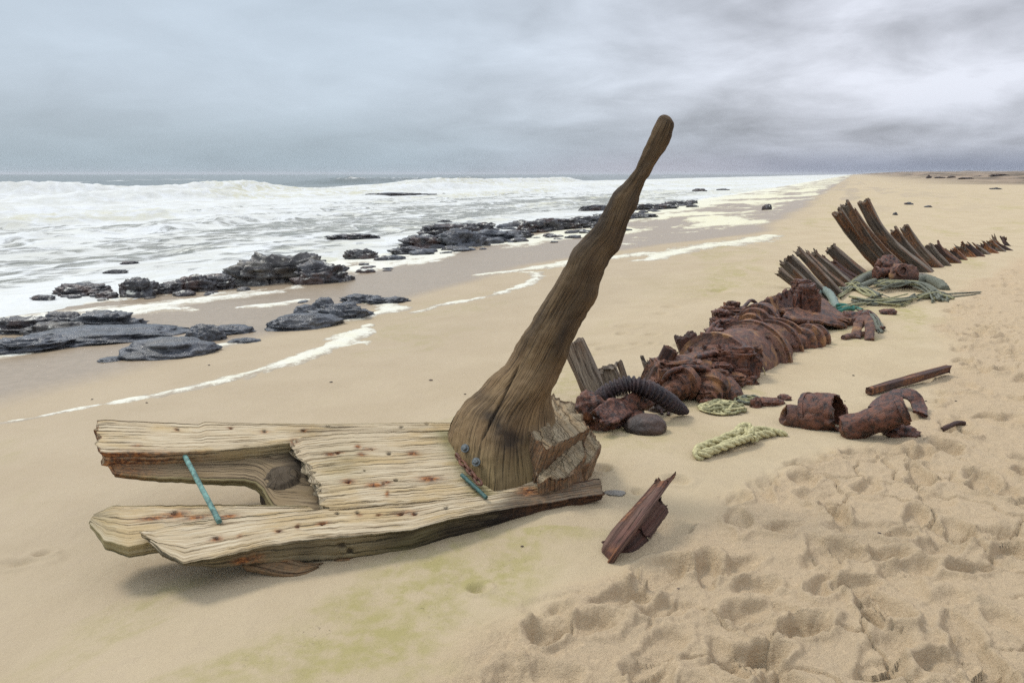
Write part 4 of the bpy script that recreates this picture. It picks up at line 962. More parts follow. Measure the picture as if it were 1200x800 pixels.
# scale: pixels to metres around the engine
def sheet(name, top, bot, thick, mat, parent, bulge=(0, 0, 0), n=90, m=50, seed=0, **kw):
    A, B = catmull(top, n), catmull(bot, n); g = np.linspace(0, 1, m); bl = np.array(bulge, float)
    front = lerp(A[:, None], B[:, None], g[None, :, None]) + (np.sin(g * math.pi))[None, :, None] * bl
    nn_ = nrm(np.cross(B[n // 2] - A[n // 2], A[-1] - A[0])); back = front[:, ::-1] + nn_ * thick
    S = np.concatenate([front, back], 1); sw = np.repeat(np.linspace(0, 1.2, 2 * m)[None], n, 0)
    return finish(name, S, sw, mat, parent, seed=seed, cap=2, **kw)
pl = sheet('rusty_plate', [on_z(692, 484, .18), on_z(712, 472, .18), on_z(740, 464, .17), on_z(762, 464, .12)], [on_z(706, 502, .10), on_z(722, 496, .10), on_z(742, 484, .08), on_z(768, 474, .04)], .035, M_RUST2, None, seed=71, rough=.035, rfreq=9, jag=(.03, .03))
tag(pl, 'crumpled purple-brown iron plate lying under the corrugated hose', 'iron plate')
def AX(a, b=0.36, c=0.0): return EP(a, b, c)
K = ELEN / 2.75
main_prof = [(.12, .10), (.15, .19), (.26, .235), (.34, .25), (.37, .315), (.43, .325), (.45, .28), (.60, .27), (.82, .30), (.90, .30), (.93, .345), (1.0, .35), (1.03, .31), (1.10, .32), (1.12, .415), (1.20, .425), (1.23, .385), (1.40, .415), (1.62, .41), (1.74, .39), (1.77, .44), (1.85, .44), (1.89, .33), (2.10, .345), (2.22, .30), (2.26, .35), (2.33, .355), (2.36, .31), (2.42, .345), (2.50, .34), (2.54, .26), (2.70, .24), (2.75, .12)]
for nm, a0, a1, mt, sd_ in (('front_casing', 0, 7, M_RUST2, 1), ('middle_casing', 6, 14, M_RUST, 2), ('main_drum', 13, 21, M_RUSTO, 3), ('rear_drum', 20, 32, M_RUSTO, 4)):
    pr = [(a * K, r * .80) for a, r in main_prof[a0:a1]]; pr = [(pr[0][0] + .002 * sd_, pr[0][1] * .7)] + pr
    lathe(nm, AX(0, 0.30, -0.045), e_, pr, mt, engine, m=110, seed=sd_, rough=0.012 if sd_ == 3 else 0.016, rfreq=11, wave=0.005, wfreq=(14, 14))
# flange bolts
def bolts(a, r, n, c=(0.30, -0.045), size=.016, ph=0.1, ax=None, o=None, parent=engine):
    o = AX(a, *c) if o is None else o; ax = e_ if ax is None else ax
    for i in range(n):
        t = ph + 2 * math.pi * i / n; d = s_v * math.cos(t) + zu * math.sin(t); P0 = o + d * r
        if P0[2] < 0.02: continue
        lathe('bolt', P0 - ax * .05, ax, [(0, size), (.05, size), (.052, size * .6), (.07, size * .55)], M_RUST2, parent, m=6, cap=1, seed=i, rough=.003, rfreq=30)
bolts(.95 * K, .28, 13); bolts(1.76 * K, .315, 15)
for a_p, r_, t_ in ((.40, .30, .03), (1.12, .365, .05), (1.80, .375, .05), (2.29, .31, .03), (2.45, .305, .03)):
    lathe('flange', AX(0, 0.30, -0.045) + e_ * a_p * K, e_ + .04 * np.array([math.sin(a_p * 9), math.cos(a_p * 7), 0]), [(0, r_ * .8), (0, r_), (t_, r_), (t_, r_ * .8)], [M_RUST, M_RUSTO][int(a_p * 10) % 2], engine, m=90, rough=.006, rfreq=16, seed=int(a_p * 10))
# stepped bosses at the front end
f_ax = nrm(e_ * -0.75 + s_v * -0.25 + zu * -0.28)
drum('valve_boss', (806, 447), .10, [(0, .13), (.05, .13), (.06, .095), (.12, .10), (.13, .075), (.20, .075), (.21, .045), (.25, .04)], M_RUST, ax=nrm(e_ * -0.8 + s_v * .15 + zu * -0.15), rough=.008, rfreq=14)
drum('valve_boss', (834, 452), -.02, [(0, .14), (.07, .13), (.08, .10), (.15, .10), (.16, .075), (.20, .075), (.21, .05), (.26, .045), (.27, .025)], M_RUST, ax=nrm(e_ * -0.8 - s_v * .25 + zu * -0.30), rough=.008, rfreq=14)
drum('valve_boss', (846, 452), -.03, [(0, .10), (.10, .105), (.16, .09), (.20, .05)], M_RUST, ax=nrm(e_ * -0.3 - s_v * .6 + zu * -0.4), rough=.015)
# bent hoop strap over the front casing
P_ = [at_line(778, 446, .20), at_line(786, 436, .15), at_line(806, 431, .10), at_line(828, 434, .0), at_line(845, 447, -.05), at_line(856, 461, -.08), at_line(866, 462, -.05)]
tube('hoop', P_, .018, .030, M_RUST2, engine, n=80, m=14, e=3, rough=.008, rfreq=20)
tube('hoop', [at_line(800, 424, .3), at_line(840, 413, .2), at_line(866, 420, .05), at_line(882, 440, -.04), at_line(876, 452, -.05)], .022, .03, M_RUST2, engine, n=80, m=14, e=3, rough=.012, rfreq=16)
lump('casting', at_line(792, 436, .25), (.16, .14, .11), M_RUST, seed=201, amp=.45, ridged=.15, squash=4.5, sharp=24, parent=engine)
lump('casting', at_line(858, 424, .12), (.15, .13, .12), M_RUST2, seed=202, amp=.4, ridged=.25, squash=4.5, sharp=24, parent=engine)
lump('casting', at_line(871, 428, .05), (.10, .10, .10), M_RUST2, seed=203, amp=.4, ridged=.3, squash=4.5, sharp=24, parent=engine)
lump('casting', at_line(866, 452, .0), (.12, .10, .08), M_RUST2, seed=204, amp=.5, ridged=.2, squash=4.5, sharp=24, parent=engine)
lump('casting', at_line(851, 385, .75), (.13, .10, .09), M_RUST2, seed=205, amp=.32, ridged=.35, squash=4.5, sharp=24, parent=engine)
lump('casting', at_line(846, 398, .70), (.16, .12, .09), M_RUST2, seed=206, amp=.5, ridged=.2, squash=4.5, sharp=24, parent=engine)
lump('casting', at_line(862, 370, .85), (.14, .12, .08), M_RUST, seed=207, amp=.5, ridged=.2, squash=4.5, sharp=24, parent=engine)
lump('casting', at_line(900, 378, .45), (.10, .12, .07), M_RUSTO, seed=208, amp=.4, ridged=.15, squash=4.5, sharp=24, parent=engine)
lump('casting', at_line(930, 372, .55), (.20, .16, .08), M_RUST, seed=209, amp=.5, ridged=.2, squash=4.5, sharp=24, parent=engine)
lump('casting', at_line(960, 386, .40), (.16, .14, .08), M_RUST2, seed=210, amp=.32, ridged=.35, squash=4.5, sharp=24, parent=engine)
lump('casting', at_line(951, 415, .02), (.07, .07, .12), M_RUST2, seed=211, amp=.35, ridged=.15, squash=4.5, sharp=24, parent=engine)
# upper ringed pipe with its round end cap
drum('ringed_pipe', (877, 386), .50, [(-.09, .02), (-.075, .055), (-.04, .085), (0, .098), (.05, .10), (.052, .135), (.09, .138), (.10, .12), (.17, .13), (.175, .165), (.22, .168), (.23, .14), (.30, .15), (.305, .185), (.35, .185), (.36, .15), (.55, .15)], M_RUST, ax=nrm(e_ * .9 + zu * .06 + s_v * .12), rough=.006, rfreq=12)
drum('ringed_pipe', (940, 402), .10, [(-.16, .05), (-.12, .10), (-.05, .115), (-.04, .15), (0, .155), (.01, .12), (.07, .125), (.08, .175), (.13, .175), (.14, .13), (.20, .135), (.21, .17), (.26, .16), (.27, .10), (.34, .09)], M_RUST, ax=nrm(e_ * .9 - zu * .02 - s_v * .1), rough=.008, rfreq=12)
drum('pipe_end', (953, 404), .0, [(0, .05), (.04, .05), (.05, .035), (.12, .035), (.14, .02)], M_RUST2, ax=nrm(zu * -1 - s_v * .2), rough=.008)
drum('pipe_end', (893, 385), .40, [(0, .055), (.14, .055), (.145, .065), (.19, .065)], M_RUST, ax=nrm(e_ + zu * .25), m=30, rough=.008)
# loose pipes and rods
def epipe(name, pix, r, mat=M_RUST2, n=60): tube(name, [at_line(a, b, c) for a, b, c in pix], r, r, mat, engine, n=n, m=12, cap=2, rough=r * .35, rfreq=22)
epipe('pipe', [(811, 414, .7), (824, 398, .72), (836, 381, .74), (842, 377, .74)], .020)
epipe('pipe', [(842, 380, .72), (838, 388, .70), (842, 401, .66), (834, 413, .6)], .020)
epipe('pipe', [(868, 364, .80), (875, 356, .82), (880, 352, .84), (886, 355, .84), (888, 361, .82)], .018)
epipe('pipe', [(780, 418, .5), (800, 422, .4), (818, 414, .4), (822, 411, .4)], .013, M_RUSTO)
epipe('pipe', [(836, 402, .5), (848, 396, .5), (868, 392, .45), (888, 396, .35), (906, 412, .1), (916, 430, .0)], .032)
epipe('pipe', [(770, 437, .4), (780, 428, .4), (796, 426, .4), (812, 430, .3)], .026)
epipe('wire', [(882, 427, .0), (890, 426, -.05), (896, 436, -.08), (897, 450, -.08)], .004, M_ROPE)
# hull plate behind the engine: a curved sheet with ribs along it
sheet('hull_plate', [at_y(880, 364, 7.9), at_y(896, 353, 8.3), at_y(920, 343, 8.8), at_y(941, 334, 9.2), at_y(955, 343, 9.3)], [at_y(900, 394, 7.4), at_y(915, 392, 7.7), at_y(935, 384, 8.0), at_y(952, 376, 8.4), at_y(962, 366, 8.7)], .03, M_RUSTO, engine, bulge=(0.03, 0.12, -0.10), seed=221, rough=.025, rfreq=7, jag=(.02, .03))
sheet('hull_plate', [at_y(938, 364, 8.5), gp(954, 358, .10), gp(966, 362, .08), gp(984, 374, .05), gp(998, 381, .02)], [gp(915, 392, .16), gp(935, 394, .14), gp(955, 390, .10), gp(972, 388, .05), gp(990, 385, .0)], .03, M_RUST, engine, bulge=(0, 0, .04), seed=222, rough=.03, rfreq=7, jag=(.02, .05))
for q in range(9):
    f = q / 8; c = lerp(np.array([885, 361]), np.array([941, 334]), f); Pt = at_y(c[0], c[1] + 1, lerp(8.0, 9.2, f))
    lump('bolt', Pt, (.035, .03, .035 + .015 * (q % 3)), M_RUST2, seed=230 + q, amp=.4, sub=3, parent=engine)
lump('casting', at_y(945, 356, 8.5), (.11, .10, .19), M_RUST2, seed=240, amp=.45, ridged=.2, squash=4.5, sharp=24, parent=engine)
lump('casting', at_y(941, 338, 9.0), (.10, .08, .09), M_RUST2, seed=241, amp=.45, ridged=.2, squash=4.5, sharp=24, parent=engine)
epipe('pipe', [(912, 392, .35), (926, 384, .45), (942, 377, .52), (962, 370, .65)], .035)
epipe('pipe', [(924, 376, .6), (938, 383, .5), (950, 388, .4)], .03)
epipe('pipe', [(916, 398, .2), (930, 392, .3), (945, 388, .35), (958, 388, .35)], .04, M_RUST)
epipe('pipe', [(957, 356, .9), (972, 366, .8), (988, 377, .75)], .03)
for (a, b, c_, r_) in [(926, 384, .45, .055), (943, 377, .52, .055), (930, 391, .3, .06), (945, 388, .35, .055)]:
    drum('pipe_collar', (a, b), c_, [(0, r_), (.06, r_)], M_RUST2, m=20, ax=e_, rough=.006)
rg = np.random.RandomState(4)
scatter = [(815, 440, .1), (822, 448, .05), (838, 440, .05), (846, 432, .08), (858, 444, .0), (868, 438, .0), (803, 436, .2), (848, 412, .3), (856, 404, .4), (842, 392, .6), (856, 394, .55), (868, 400, .4), (905, 388, .4), (915, 382, .45), (920, 396, .2), (908, 404, .15), (942, 384, .4), (955, 392, .2), (968, 374, .6), (958, 368, .7), (884, 372, .7), (845, 372, .85), (852, 366, .9), (866, 380, .7), (776, 446, .3), (790, 425, .5), (818, 424, .4), (835, 428, .2), (846, 420, .25), (853, 436, .1), (880, 412, .1), (900, 398, .25), (912, 390, .3), (925, 398, .2), (905, 362, .9), (892, 366, .8), (873, 374, .75), (935, 388, .35), (965, 378, .5), (975, 382, .5), (872, 444, .0), (884, 447, -.02), (826, 462, -.05), (838, 408, .5), (858, 362, .9)]
for i, (a, b, c_) in enumerate(scatter):
    lump('casting', at_line(a, b, c_), (rg.uniform(.04, .085), rg.uniform(.04, .08), rg.uniform(.03, .07)), [M_RUST, M_RUST2][i % 2], seed=250 + i, amp=.32, ridged=.35, sub=4, squash=4.5, sharp=24, parent=engine)
if True:   # small round fittings
    for i, (a, b, c_, r_) in enumerate([(812, 410, .6, .03), (822, 420, .3, .035), (850, 407, .3, .03), (864, 412, .15, .035), (900, 372, .7, .04), (860, 378, .6, .045), (886, 404, .25, .03), (928, 404, .1, .04)]):
        drum('fitting', (a, b), c_, [(0, r_), (.03, r_), (.032, r_ * .7), (.07, r_ * .7), (.075, r_ * .4)], M_RUST2, m=18, ax=nrm(np.array([rg.uniform(-.6, .2), -1, rg.uniform(.1, .7)])), rough=.004, seed=i)

# ============================================================ broken pipe pieces on the sand to the right
def shellp(name, o, ax, L, r0, r1, th, mat, parent=None, m=60, seed=0, **kw):
    return lathe(name, o, ax, [(0, r0), (L, r1), (L + .001, r1 - th), (L * .12, r0 - th)], mat, parent, m=m, seed=seed, **kw)
A_ = empty('broken_pipe_casing', gp(960, 505, 0), 'dark rusty broken casing with a jagged open mouth, left of the pipe stub', 'iron scrap')
c = gp(958, 498, .07); axa = nrm(np.array([.72, -.62, .30]))
shellp('barrel', c - axa * .05, axa, .19, .155, .125, .018, M_RUST2, A_, seed=301, rough=.030, rfreq=11, jag=(0, .05), wave=.02, wfreq=(8, 20))
lathe('flange', c - axa * .055, axa, [(-.012, .12), (-.012, .158), (.018, .16), (.02, .13)], M_RUST2, A_, m=50, rough=.010, rfreq=14)
shellp('side_lobe', gp(948, 498, .035), nrm(np.array([-.95, .12, .22])), .17, .095, .070, .016, M_RUSTO, A_, seed=302, rough=.03, rfreq=12, jag=(0, .04))
B_ = empty('rusty_pipe_stub', gp(1030, 510, 0), 'thick rusty pipe stub with a small open end, leaning up to the right', 'iron scrap')
p0, p1 = gp(990, 511, .04), at_y(1063, 480, gpt(1061, 508)[1] - .12); axb = nrm(p1 - p0)
shellp('pipe_body', p0, axb, np.linalg.norm(p1 - p0), .085, .082, .030, M_RUST2, B_, seed=303, rough=.022, rfreq=12, jag=(0, .02), wave=.01, wfreq=(8, 20), ends=(.03, 0))
lathe('collar', p1 - axb * .05, axb, [(0, .06), (.0, .088), (.035, .092), (.037, .06)], M_RUST2, B_, m=40, rough=.010, rfreq=14)
lump('base_casting', gp(1055, 510, .02), (.10, .07, .05), M_RUST2, seed=304, amp=.5, ridged=.2, parent=B_)
C_P = [gp(1026, 486, .04), at_y(1034, 470, 5.4), at_y(1052, 461, 5.45), at_y(1068, 463, 5.4), at_y(1076, 473, 5.35), gp(1078, 490, .03)]
tag(tube('curved_iron_shell', C_P, [.055, .06, .05], [.014, .016, .014], M_RUST2, None, n=90, m=40, up=(-.3, 1, .1), e=3, seed=305, rough=.015, rfreq=10, jag=(.02, .02)), 'curved sheet of rusty iron arched behind the leaning pipe stub', 'iron scrap')
bar = tube('timber_bar', [on_z(1018, 458, .03), on_z(1065, 445, .045), on_z(1111, 432, .06)], .030, .033, M_DARKW, None, n=90, m=36, e=5, seed=306, groove=.005, gfreq=(2, 40), wave=.006, jag=(.01, .03), masks=lambda V, G, mk, cm, Nn: (mk.__setitem__((slice(None), 0), .55 * sst(fbm(G[:, 0] * 4, G[:, 1] * 20, 0, 3, 5), -.1, .4)), mk)[1])
tag(bar, 'long straight reddish bar lying on the sand, right of the engine', 'timber')
# weathered board stuck in the trampled sand
W_ = empty('splintered_board', gp(738, 640, 0), 'splintered red-brown board end sticking out of the sand in front of the wreck', 'board')
def wm(V, G, mk, cm, Nn): mk[:, 0] = np.maximum(mk[:, 0], .05 + .35 * sst(fbm(G[:, 0] * 6, G[:, 1] * 18, 0, 3, 9), -.1, .3)); return mk
M_BOARD = wood_material('red_brown_wood', (0.185, 0.115, 0.085), (0.055, 0.028, 0.024), (0.11, 0.045, 0.036), crack=1.0, bumpd=.008)
tube('plank', [on_z(709, 656, -.02), on_z(718, 641, .05), on_z(746, 603, .13), on_z(777, 563, .19)], [.018, .020, .008], [.060, .075, .052], M_BOARD, W_, n=120, m=60, up=(-.35, -.35, .85), e=4, seed=311, groove=.008, gfreq=(3, 60), wave=.008, jag=(.01, .07), masks=wm)
sheet('side_plank', [on_z(740, 612, .11), on_z(754, 598, .13), on_z(768, 583, .15)], [on_z(760, 630, .02), on_z(770, 616, .04), on_z(781, 600, .08)], .012, M_BOARD, W_, seed=312, rough=.008, rfreq=20, jag=(.02, .03))
sheet('bracket', [on_z(722, 636, .055), on_z(736, 620, .085), on_z(748, 608, .10)], [on_z(728, 656, -.03), on_z(742, 658, -.03), on_z(760, 640, -.02)], .012, M_DARKW, W_, seed=313, rough=.006, rfreq=20, jag=(.01, .02))
tube('iron_pin', [gp(748, 610, .06), gp(764, 626, .045)], .008, .012, M_RUST2, W_, n=20, m=10, cap=2)
# bark-like flake
tag(lump('flat_chip', gp(720, 578, .002), (.055, .035, .010), M_STONE, seed=320, amp=.3), 'small flat pale chip on the sand, right of the end of the near beam', 'stone')

# ============================================================ the hull ribs
MP = {}
def rib(pts, wpx, label, seed, group, mat=M_RIB, lean=0.12, depth=1.5, rust=0.42, dark=0.05, name='hull_rib', jag=0.07, yoff=0.0):
    """pts: pixel points from the top to the foot in the sand"""
    B = gpt(*pts[-1]); Y = B[1] + yoff; k = len(pts) - 1
    P = [at_y(*p, Y + lean * (1 - i / k)) for i, p in enumerate(pts)]; d = nrm(P[-1] - P[-2]); P = P[::-1]; P = [P[0] + d * .25] + P
    w = wpx * 1.15 / FPX * Y / 2
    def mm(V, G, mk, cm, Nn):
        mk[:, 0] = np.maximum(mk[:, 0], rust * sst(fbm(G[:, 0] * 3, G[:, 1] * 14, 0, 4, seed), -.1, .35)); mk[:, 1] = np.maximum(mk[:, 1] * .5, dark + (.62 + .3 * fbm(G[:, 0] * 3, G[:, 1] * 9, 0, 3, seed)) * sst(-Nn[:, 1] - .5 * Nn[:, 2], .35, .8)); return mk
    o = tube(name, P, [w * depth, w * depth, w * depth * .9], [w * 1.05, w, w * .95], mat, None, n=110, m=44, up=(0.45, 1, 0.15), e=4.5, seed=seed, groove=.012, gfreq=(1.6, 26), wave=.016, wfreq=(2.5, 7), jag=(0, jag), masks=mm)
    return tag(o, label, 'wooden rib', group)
GA, GB, GC = 'front row of leaning hull ribs', 'tall leaning hull ribs behind', 'low hull rib ends trailing away'
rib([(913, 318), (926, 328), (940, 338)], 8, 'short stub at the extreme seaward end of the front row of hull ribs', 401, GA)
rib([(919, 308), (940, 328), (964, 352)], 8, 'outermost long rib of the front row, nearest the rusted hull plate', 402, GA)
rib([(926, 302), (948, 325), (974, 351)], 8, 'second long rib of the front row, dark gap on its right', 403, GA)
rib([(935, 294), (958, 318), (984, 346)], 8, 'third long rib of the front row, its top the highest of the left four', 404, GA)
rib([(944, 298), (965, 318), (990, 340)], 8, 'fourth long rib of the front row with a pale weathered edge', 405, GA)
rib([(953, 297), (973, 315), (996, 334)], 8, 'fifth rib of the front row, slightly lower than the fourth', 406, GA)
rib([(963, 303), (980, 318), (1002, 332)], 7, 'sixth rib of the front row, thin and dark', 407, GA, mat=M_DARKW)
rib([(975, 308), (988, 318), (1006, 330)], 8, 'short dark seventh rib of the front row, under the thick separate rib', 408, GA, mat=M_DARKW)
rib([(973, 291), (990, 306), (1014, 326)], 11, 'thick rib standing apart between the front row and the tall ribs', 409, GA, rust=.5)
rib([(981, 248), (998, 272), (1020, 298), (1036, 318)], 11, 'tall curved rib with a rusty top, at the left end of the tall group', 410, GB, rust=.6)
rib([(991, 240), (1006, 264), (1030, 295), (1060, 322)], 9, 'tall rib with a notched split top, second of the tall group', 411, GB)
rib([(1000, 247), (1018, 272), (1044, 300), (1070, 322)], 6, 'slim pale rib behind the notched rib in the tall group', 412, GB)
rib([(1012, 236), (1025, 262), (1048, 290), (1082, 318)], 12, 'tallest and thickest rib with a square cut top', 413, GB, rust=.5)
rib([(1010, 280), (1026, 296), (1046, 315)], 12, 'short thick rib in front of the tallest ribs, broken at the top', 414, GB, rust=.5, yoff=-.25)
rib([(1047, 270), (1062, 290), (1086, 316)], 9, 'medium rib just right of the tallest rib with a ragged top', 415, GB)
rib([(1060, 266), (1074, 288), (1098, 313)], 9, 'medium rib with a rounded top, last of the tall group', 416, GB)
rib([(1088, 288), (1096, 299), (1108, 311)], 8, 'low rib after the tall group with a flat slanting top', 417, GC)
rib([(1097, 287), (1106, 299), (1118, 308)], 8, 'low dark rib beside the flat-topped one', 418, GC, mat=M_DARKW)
nails = [(984, 265), (987, 270), (990, 275), (994, 280), (997, 284)]
tails = [(1113, 303, 12, 10), (1123, 301, 13, 13), (1133, 298, 12, 11), (1141, 297, 12, 10), (1150, 295, 12, 9), (1158, 293, 12, 8), (1166, 291, 12, 9), (1176, 290, 10, 6), (1167, 284, 5, 8), (1178, 285, 5, 9)]
desc = ['nearest low rusty stump after the dark ribs', 'widest jagged rusty stump in the trailing row', 'third rusty stump of the trailing row, pointed', 'fourth rusty stump of the trailing row', 'fifth rusty stump of the trailing row, flat topped', 'sixth rusty stump of the trailing row', 'seventh low lump in the trailing row', 'last low lump at the far end of the trailing row', 'narrow upright spike near the far end of the trailing row', 'outermost narrow upright spike at the far end of the trailing row']
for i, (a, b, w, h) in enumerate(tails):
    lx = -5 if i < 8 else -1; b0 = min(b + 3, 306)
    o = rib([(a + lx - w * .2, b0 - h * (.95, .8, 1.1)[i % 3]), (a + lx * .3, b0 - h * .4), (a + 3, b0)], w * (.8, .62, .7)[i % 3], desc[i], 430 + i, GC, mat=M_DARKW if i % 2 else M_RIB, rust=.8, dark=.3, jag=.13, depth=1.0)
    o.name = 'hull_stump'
mc = empty('rusted_winch', gp(1050, 334, 0), 'rusted machine block with a round hole standing among the tall ribs', 'ship machinery')
Yk = gpt(1050, 336)[1]
k = Yk / FPX
lump('block', at_y(1055, 324, Yk), (.19, .16, .17), M_RUSTO, seed=451, amp=.3, ridged=.15, squash=3, parent=mc)
lump('block', at_y(1040, 312, Yk + .2), (.15, .15, .14), M_RUST2, seed=452, amp=.4, ridged=.2, parent=mc)
lathe('drum', at_y(1026, 320, Yk), (1, .2, .05), [(0, .09), (.03, .10), (.05, .07), (.25, .07), (.27, .10), (.30, .09)], M_RUST2, mc, m=30, rough=.012)
lathe('ring', at_y(1056, 317, Yk - .15), (.1, -1, .2), [(0, .05), (.0, .09), (.05, .09), (.051, .045), (.01, .045)], M_RUST2, mc, m=30, rough=.008)
# bracket by the rope pile
br = empty('rusty_bracket', gp(1005, 398, 0), 'small orange-brown rusty bracket lying on the sand right of the engine', 'bracket')
tube('foot_bar', [gp(988, 398, .02), gp(1000, 396, .03), gp(1016, 394, .03)], .025, .03, M_RUSTO, br, n=40, m=16, rough=.008, rfreq=20)
tube('arch', [gp(1003, 397, .0), gp(1004, 393, .10), gp(1010, 389, .15), gp(1017, 393, .13), gp(1019, 399, .0)], .025, .045, M_RUSTO, br, n=60, m=18, e=3, rough=.008, rfreq=20)
lump('knob', gp(1005, 392, .10), (.05, .05, .05), M_RUSTO, seed=461, amp=.3, parent=br)
lump('knob', gp(1012, 387, .15), (.05, .05, .05), M_RUST2, seed=462, amp=.3, parent=br)

M_HOSEG = plain('grey_green_hose', (0.16, 0.20, 0.17), 0.7, 0, 40, 0.3, 0.4)
# ============================================================ ropes and hoses at the ribs
def strands(name, lines, label, cat='rope', n=90, **kw):
    obs = []
    for i, (mat, r, pts) in enumerate(lines):
        P = [gp(a, b, h) for a, b, h in pts]; obs.append(tube(name, P, r, r, mat, None, n=n, m=9, cap=1, rough=r * .25, rfreq=25, seed=i))
    return tag(join_parts(obs, name), label, cat)
rg = np.random.RandomState(9); ln = []
def wig(pts, k, sp, mats, r):
    for i in range(int(k * 1.7)):
        o1, o2 = rg.uniform(-sp, sp), rg.uniform(-sp * .5, sp * .5)
        ln.append((mats[i % len(mats)], r * rg.uniform(.3, .9), [(a + o1 * 1.4 + rg.uniform(-3, 3), b + o2 * 1.4 + rg.uniform(-1.6, 1.6), max(.01, h * .75 + rg.uniform(-.03, .04))) for a, b, h in pts]))
wig([(988, 342, .03), (1000, 338, .05), (1015, 343, .03), (1028, 350, .03)], 9, 3, [M_ROPEG, M_ROPEY], .020)
wig([(1030, 340, .10), (1050, 338, .13), (1072, 339, .12), (1090, 344, .06), (1098, 352, .02)], 12, 4, [M_ROPEG, M_ROPEG, M_ROPEY], .026)
wig([(1000, 352, .02), (1020, 356, .03), (1045, 357, .04), (1068, 352, .04)], 10, 3, [M_ROPEG, M_ROPEY, M_ROPEG], .018)
wig([(1075, 352, .03), (1092, 349, .05), (1106, 350, .03), (1114, 352, .0)], 8, 3, [M_ROPEG, M_ROPEY], .018)
wig([(984, 350, .02), (990, 343, .03), (1003, 334, .09), (1020, 328, .16), (1045, 322, .2)], 6, 2, [M_ROPEY, M_ROPEG], .016)
wig([(990, 362, .01), (1010, 358, .02), (1030, 352, .03), (1060, 360, .01)], 6, 3, [M_ROPEY, M_ROPEG], .012)
wig([(1090, 345, .02), (1115, 347, .01), (1150, 344, .01)], 2, 2, [M_ROPEG], .010)
strands('rope_pile', ln, 'large tangled heap of grey-green ropes draped over the sand below the tall ribs')
strands('sleeve', [(M_ROPEG, .06, [(1002, 337, .05), (1014, 332, .10), (1030, 328, .12), (1048, 322, .15)]), (M_ROPEG, .045, [(1008, 340, .05), (1024, 336, .08), (1042, 333, .07)])], 'rolled grey-green net running up to the rusted machine block', 'fishing net')
strands('grey_sleeve', [(M_ROPEG, .075, [(1070, 334, .06), (1085, 333, .07), (1100, 337, .05), (1107, 340, .0)]), (M_STONE, .06, [(1068, 330, .05), (1082, 329, .06), (1095, 333, .03)])], 'grey folded cloth-like net at the foot of the last tall rib', 'fishing net')
strands('green_hose', [(M_HOSEG, .05, [(953, 353, .04), (962, 351, .12), (972, 354, .10), (981, 361, .0)])], 'grey-green hose end arching between hull plate and ropes', 'hose')
strands('teal_rope', [(M_ROPET, .020, [(981, 364, .02), (989, 363, .04), (998, 361, .02), (1010, 364, .01)]), (M_ROPET, .022, [(982, 367, .02), (992, 365, .04), (1000, 364, .02)]), (M_ROPET, .018, [(980, 361, .04), (990, 362, .05), (998, 364, .02)])], 'bright teal rope scrap beside the right end of the engine')
ln = []; wig([(1008, 372, .04), (1015, 375, .08), (1023, 381, .06), (1031, 388, .0)], 14, 3, [M_ROPEG, M_RUST2, M_ROPEG], .018)
strands('rope_clump', ln, 'dark bristly clump of old rope above the orange-brown bracket')
lump('iron_fragment', gp(993, 379, .04), (.16, .12, .08), M_RUST2, 'dark iron lump at the far right tip of the engine plate', 'iron scrap', seed=471, amp=.5, ridged=.25)
lump('iron_fragment', gp(1040, 368, .02), (.09, .06, .04), M_RUST2, 'small brown lump alone on yellowish sand below the rope heap', 'iron scrap', seed=472, amp=.5, ridged=.2)
strands('kelp_strip', [(M_DARKW, .016, [(1104, 503, .0), (1112, 501, .01), (1122, 497, .01), (1130, 496, .0)])], 'thin dark strand in the sand at the right edge of the beach', 'seaweed')

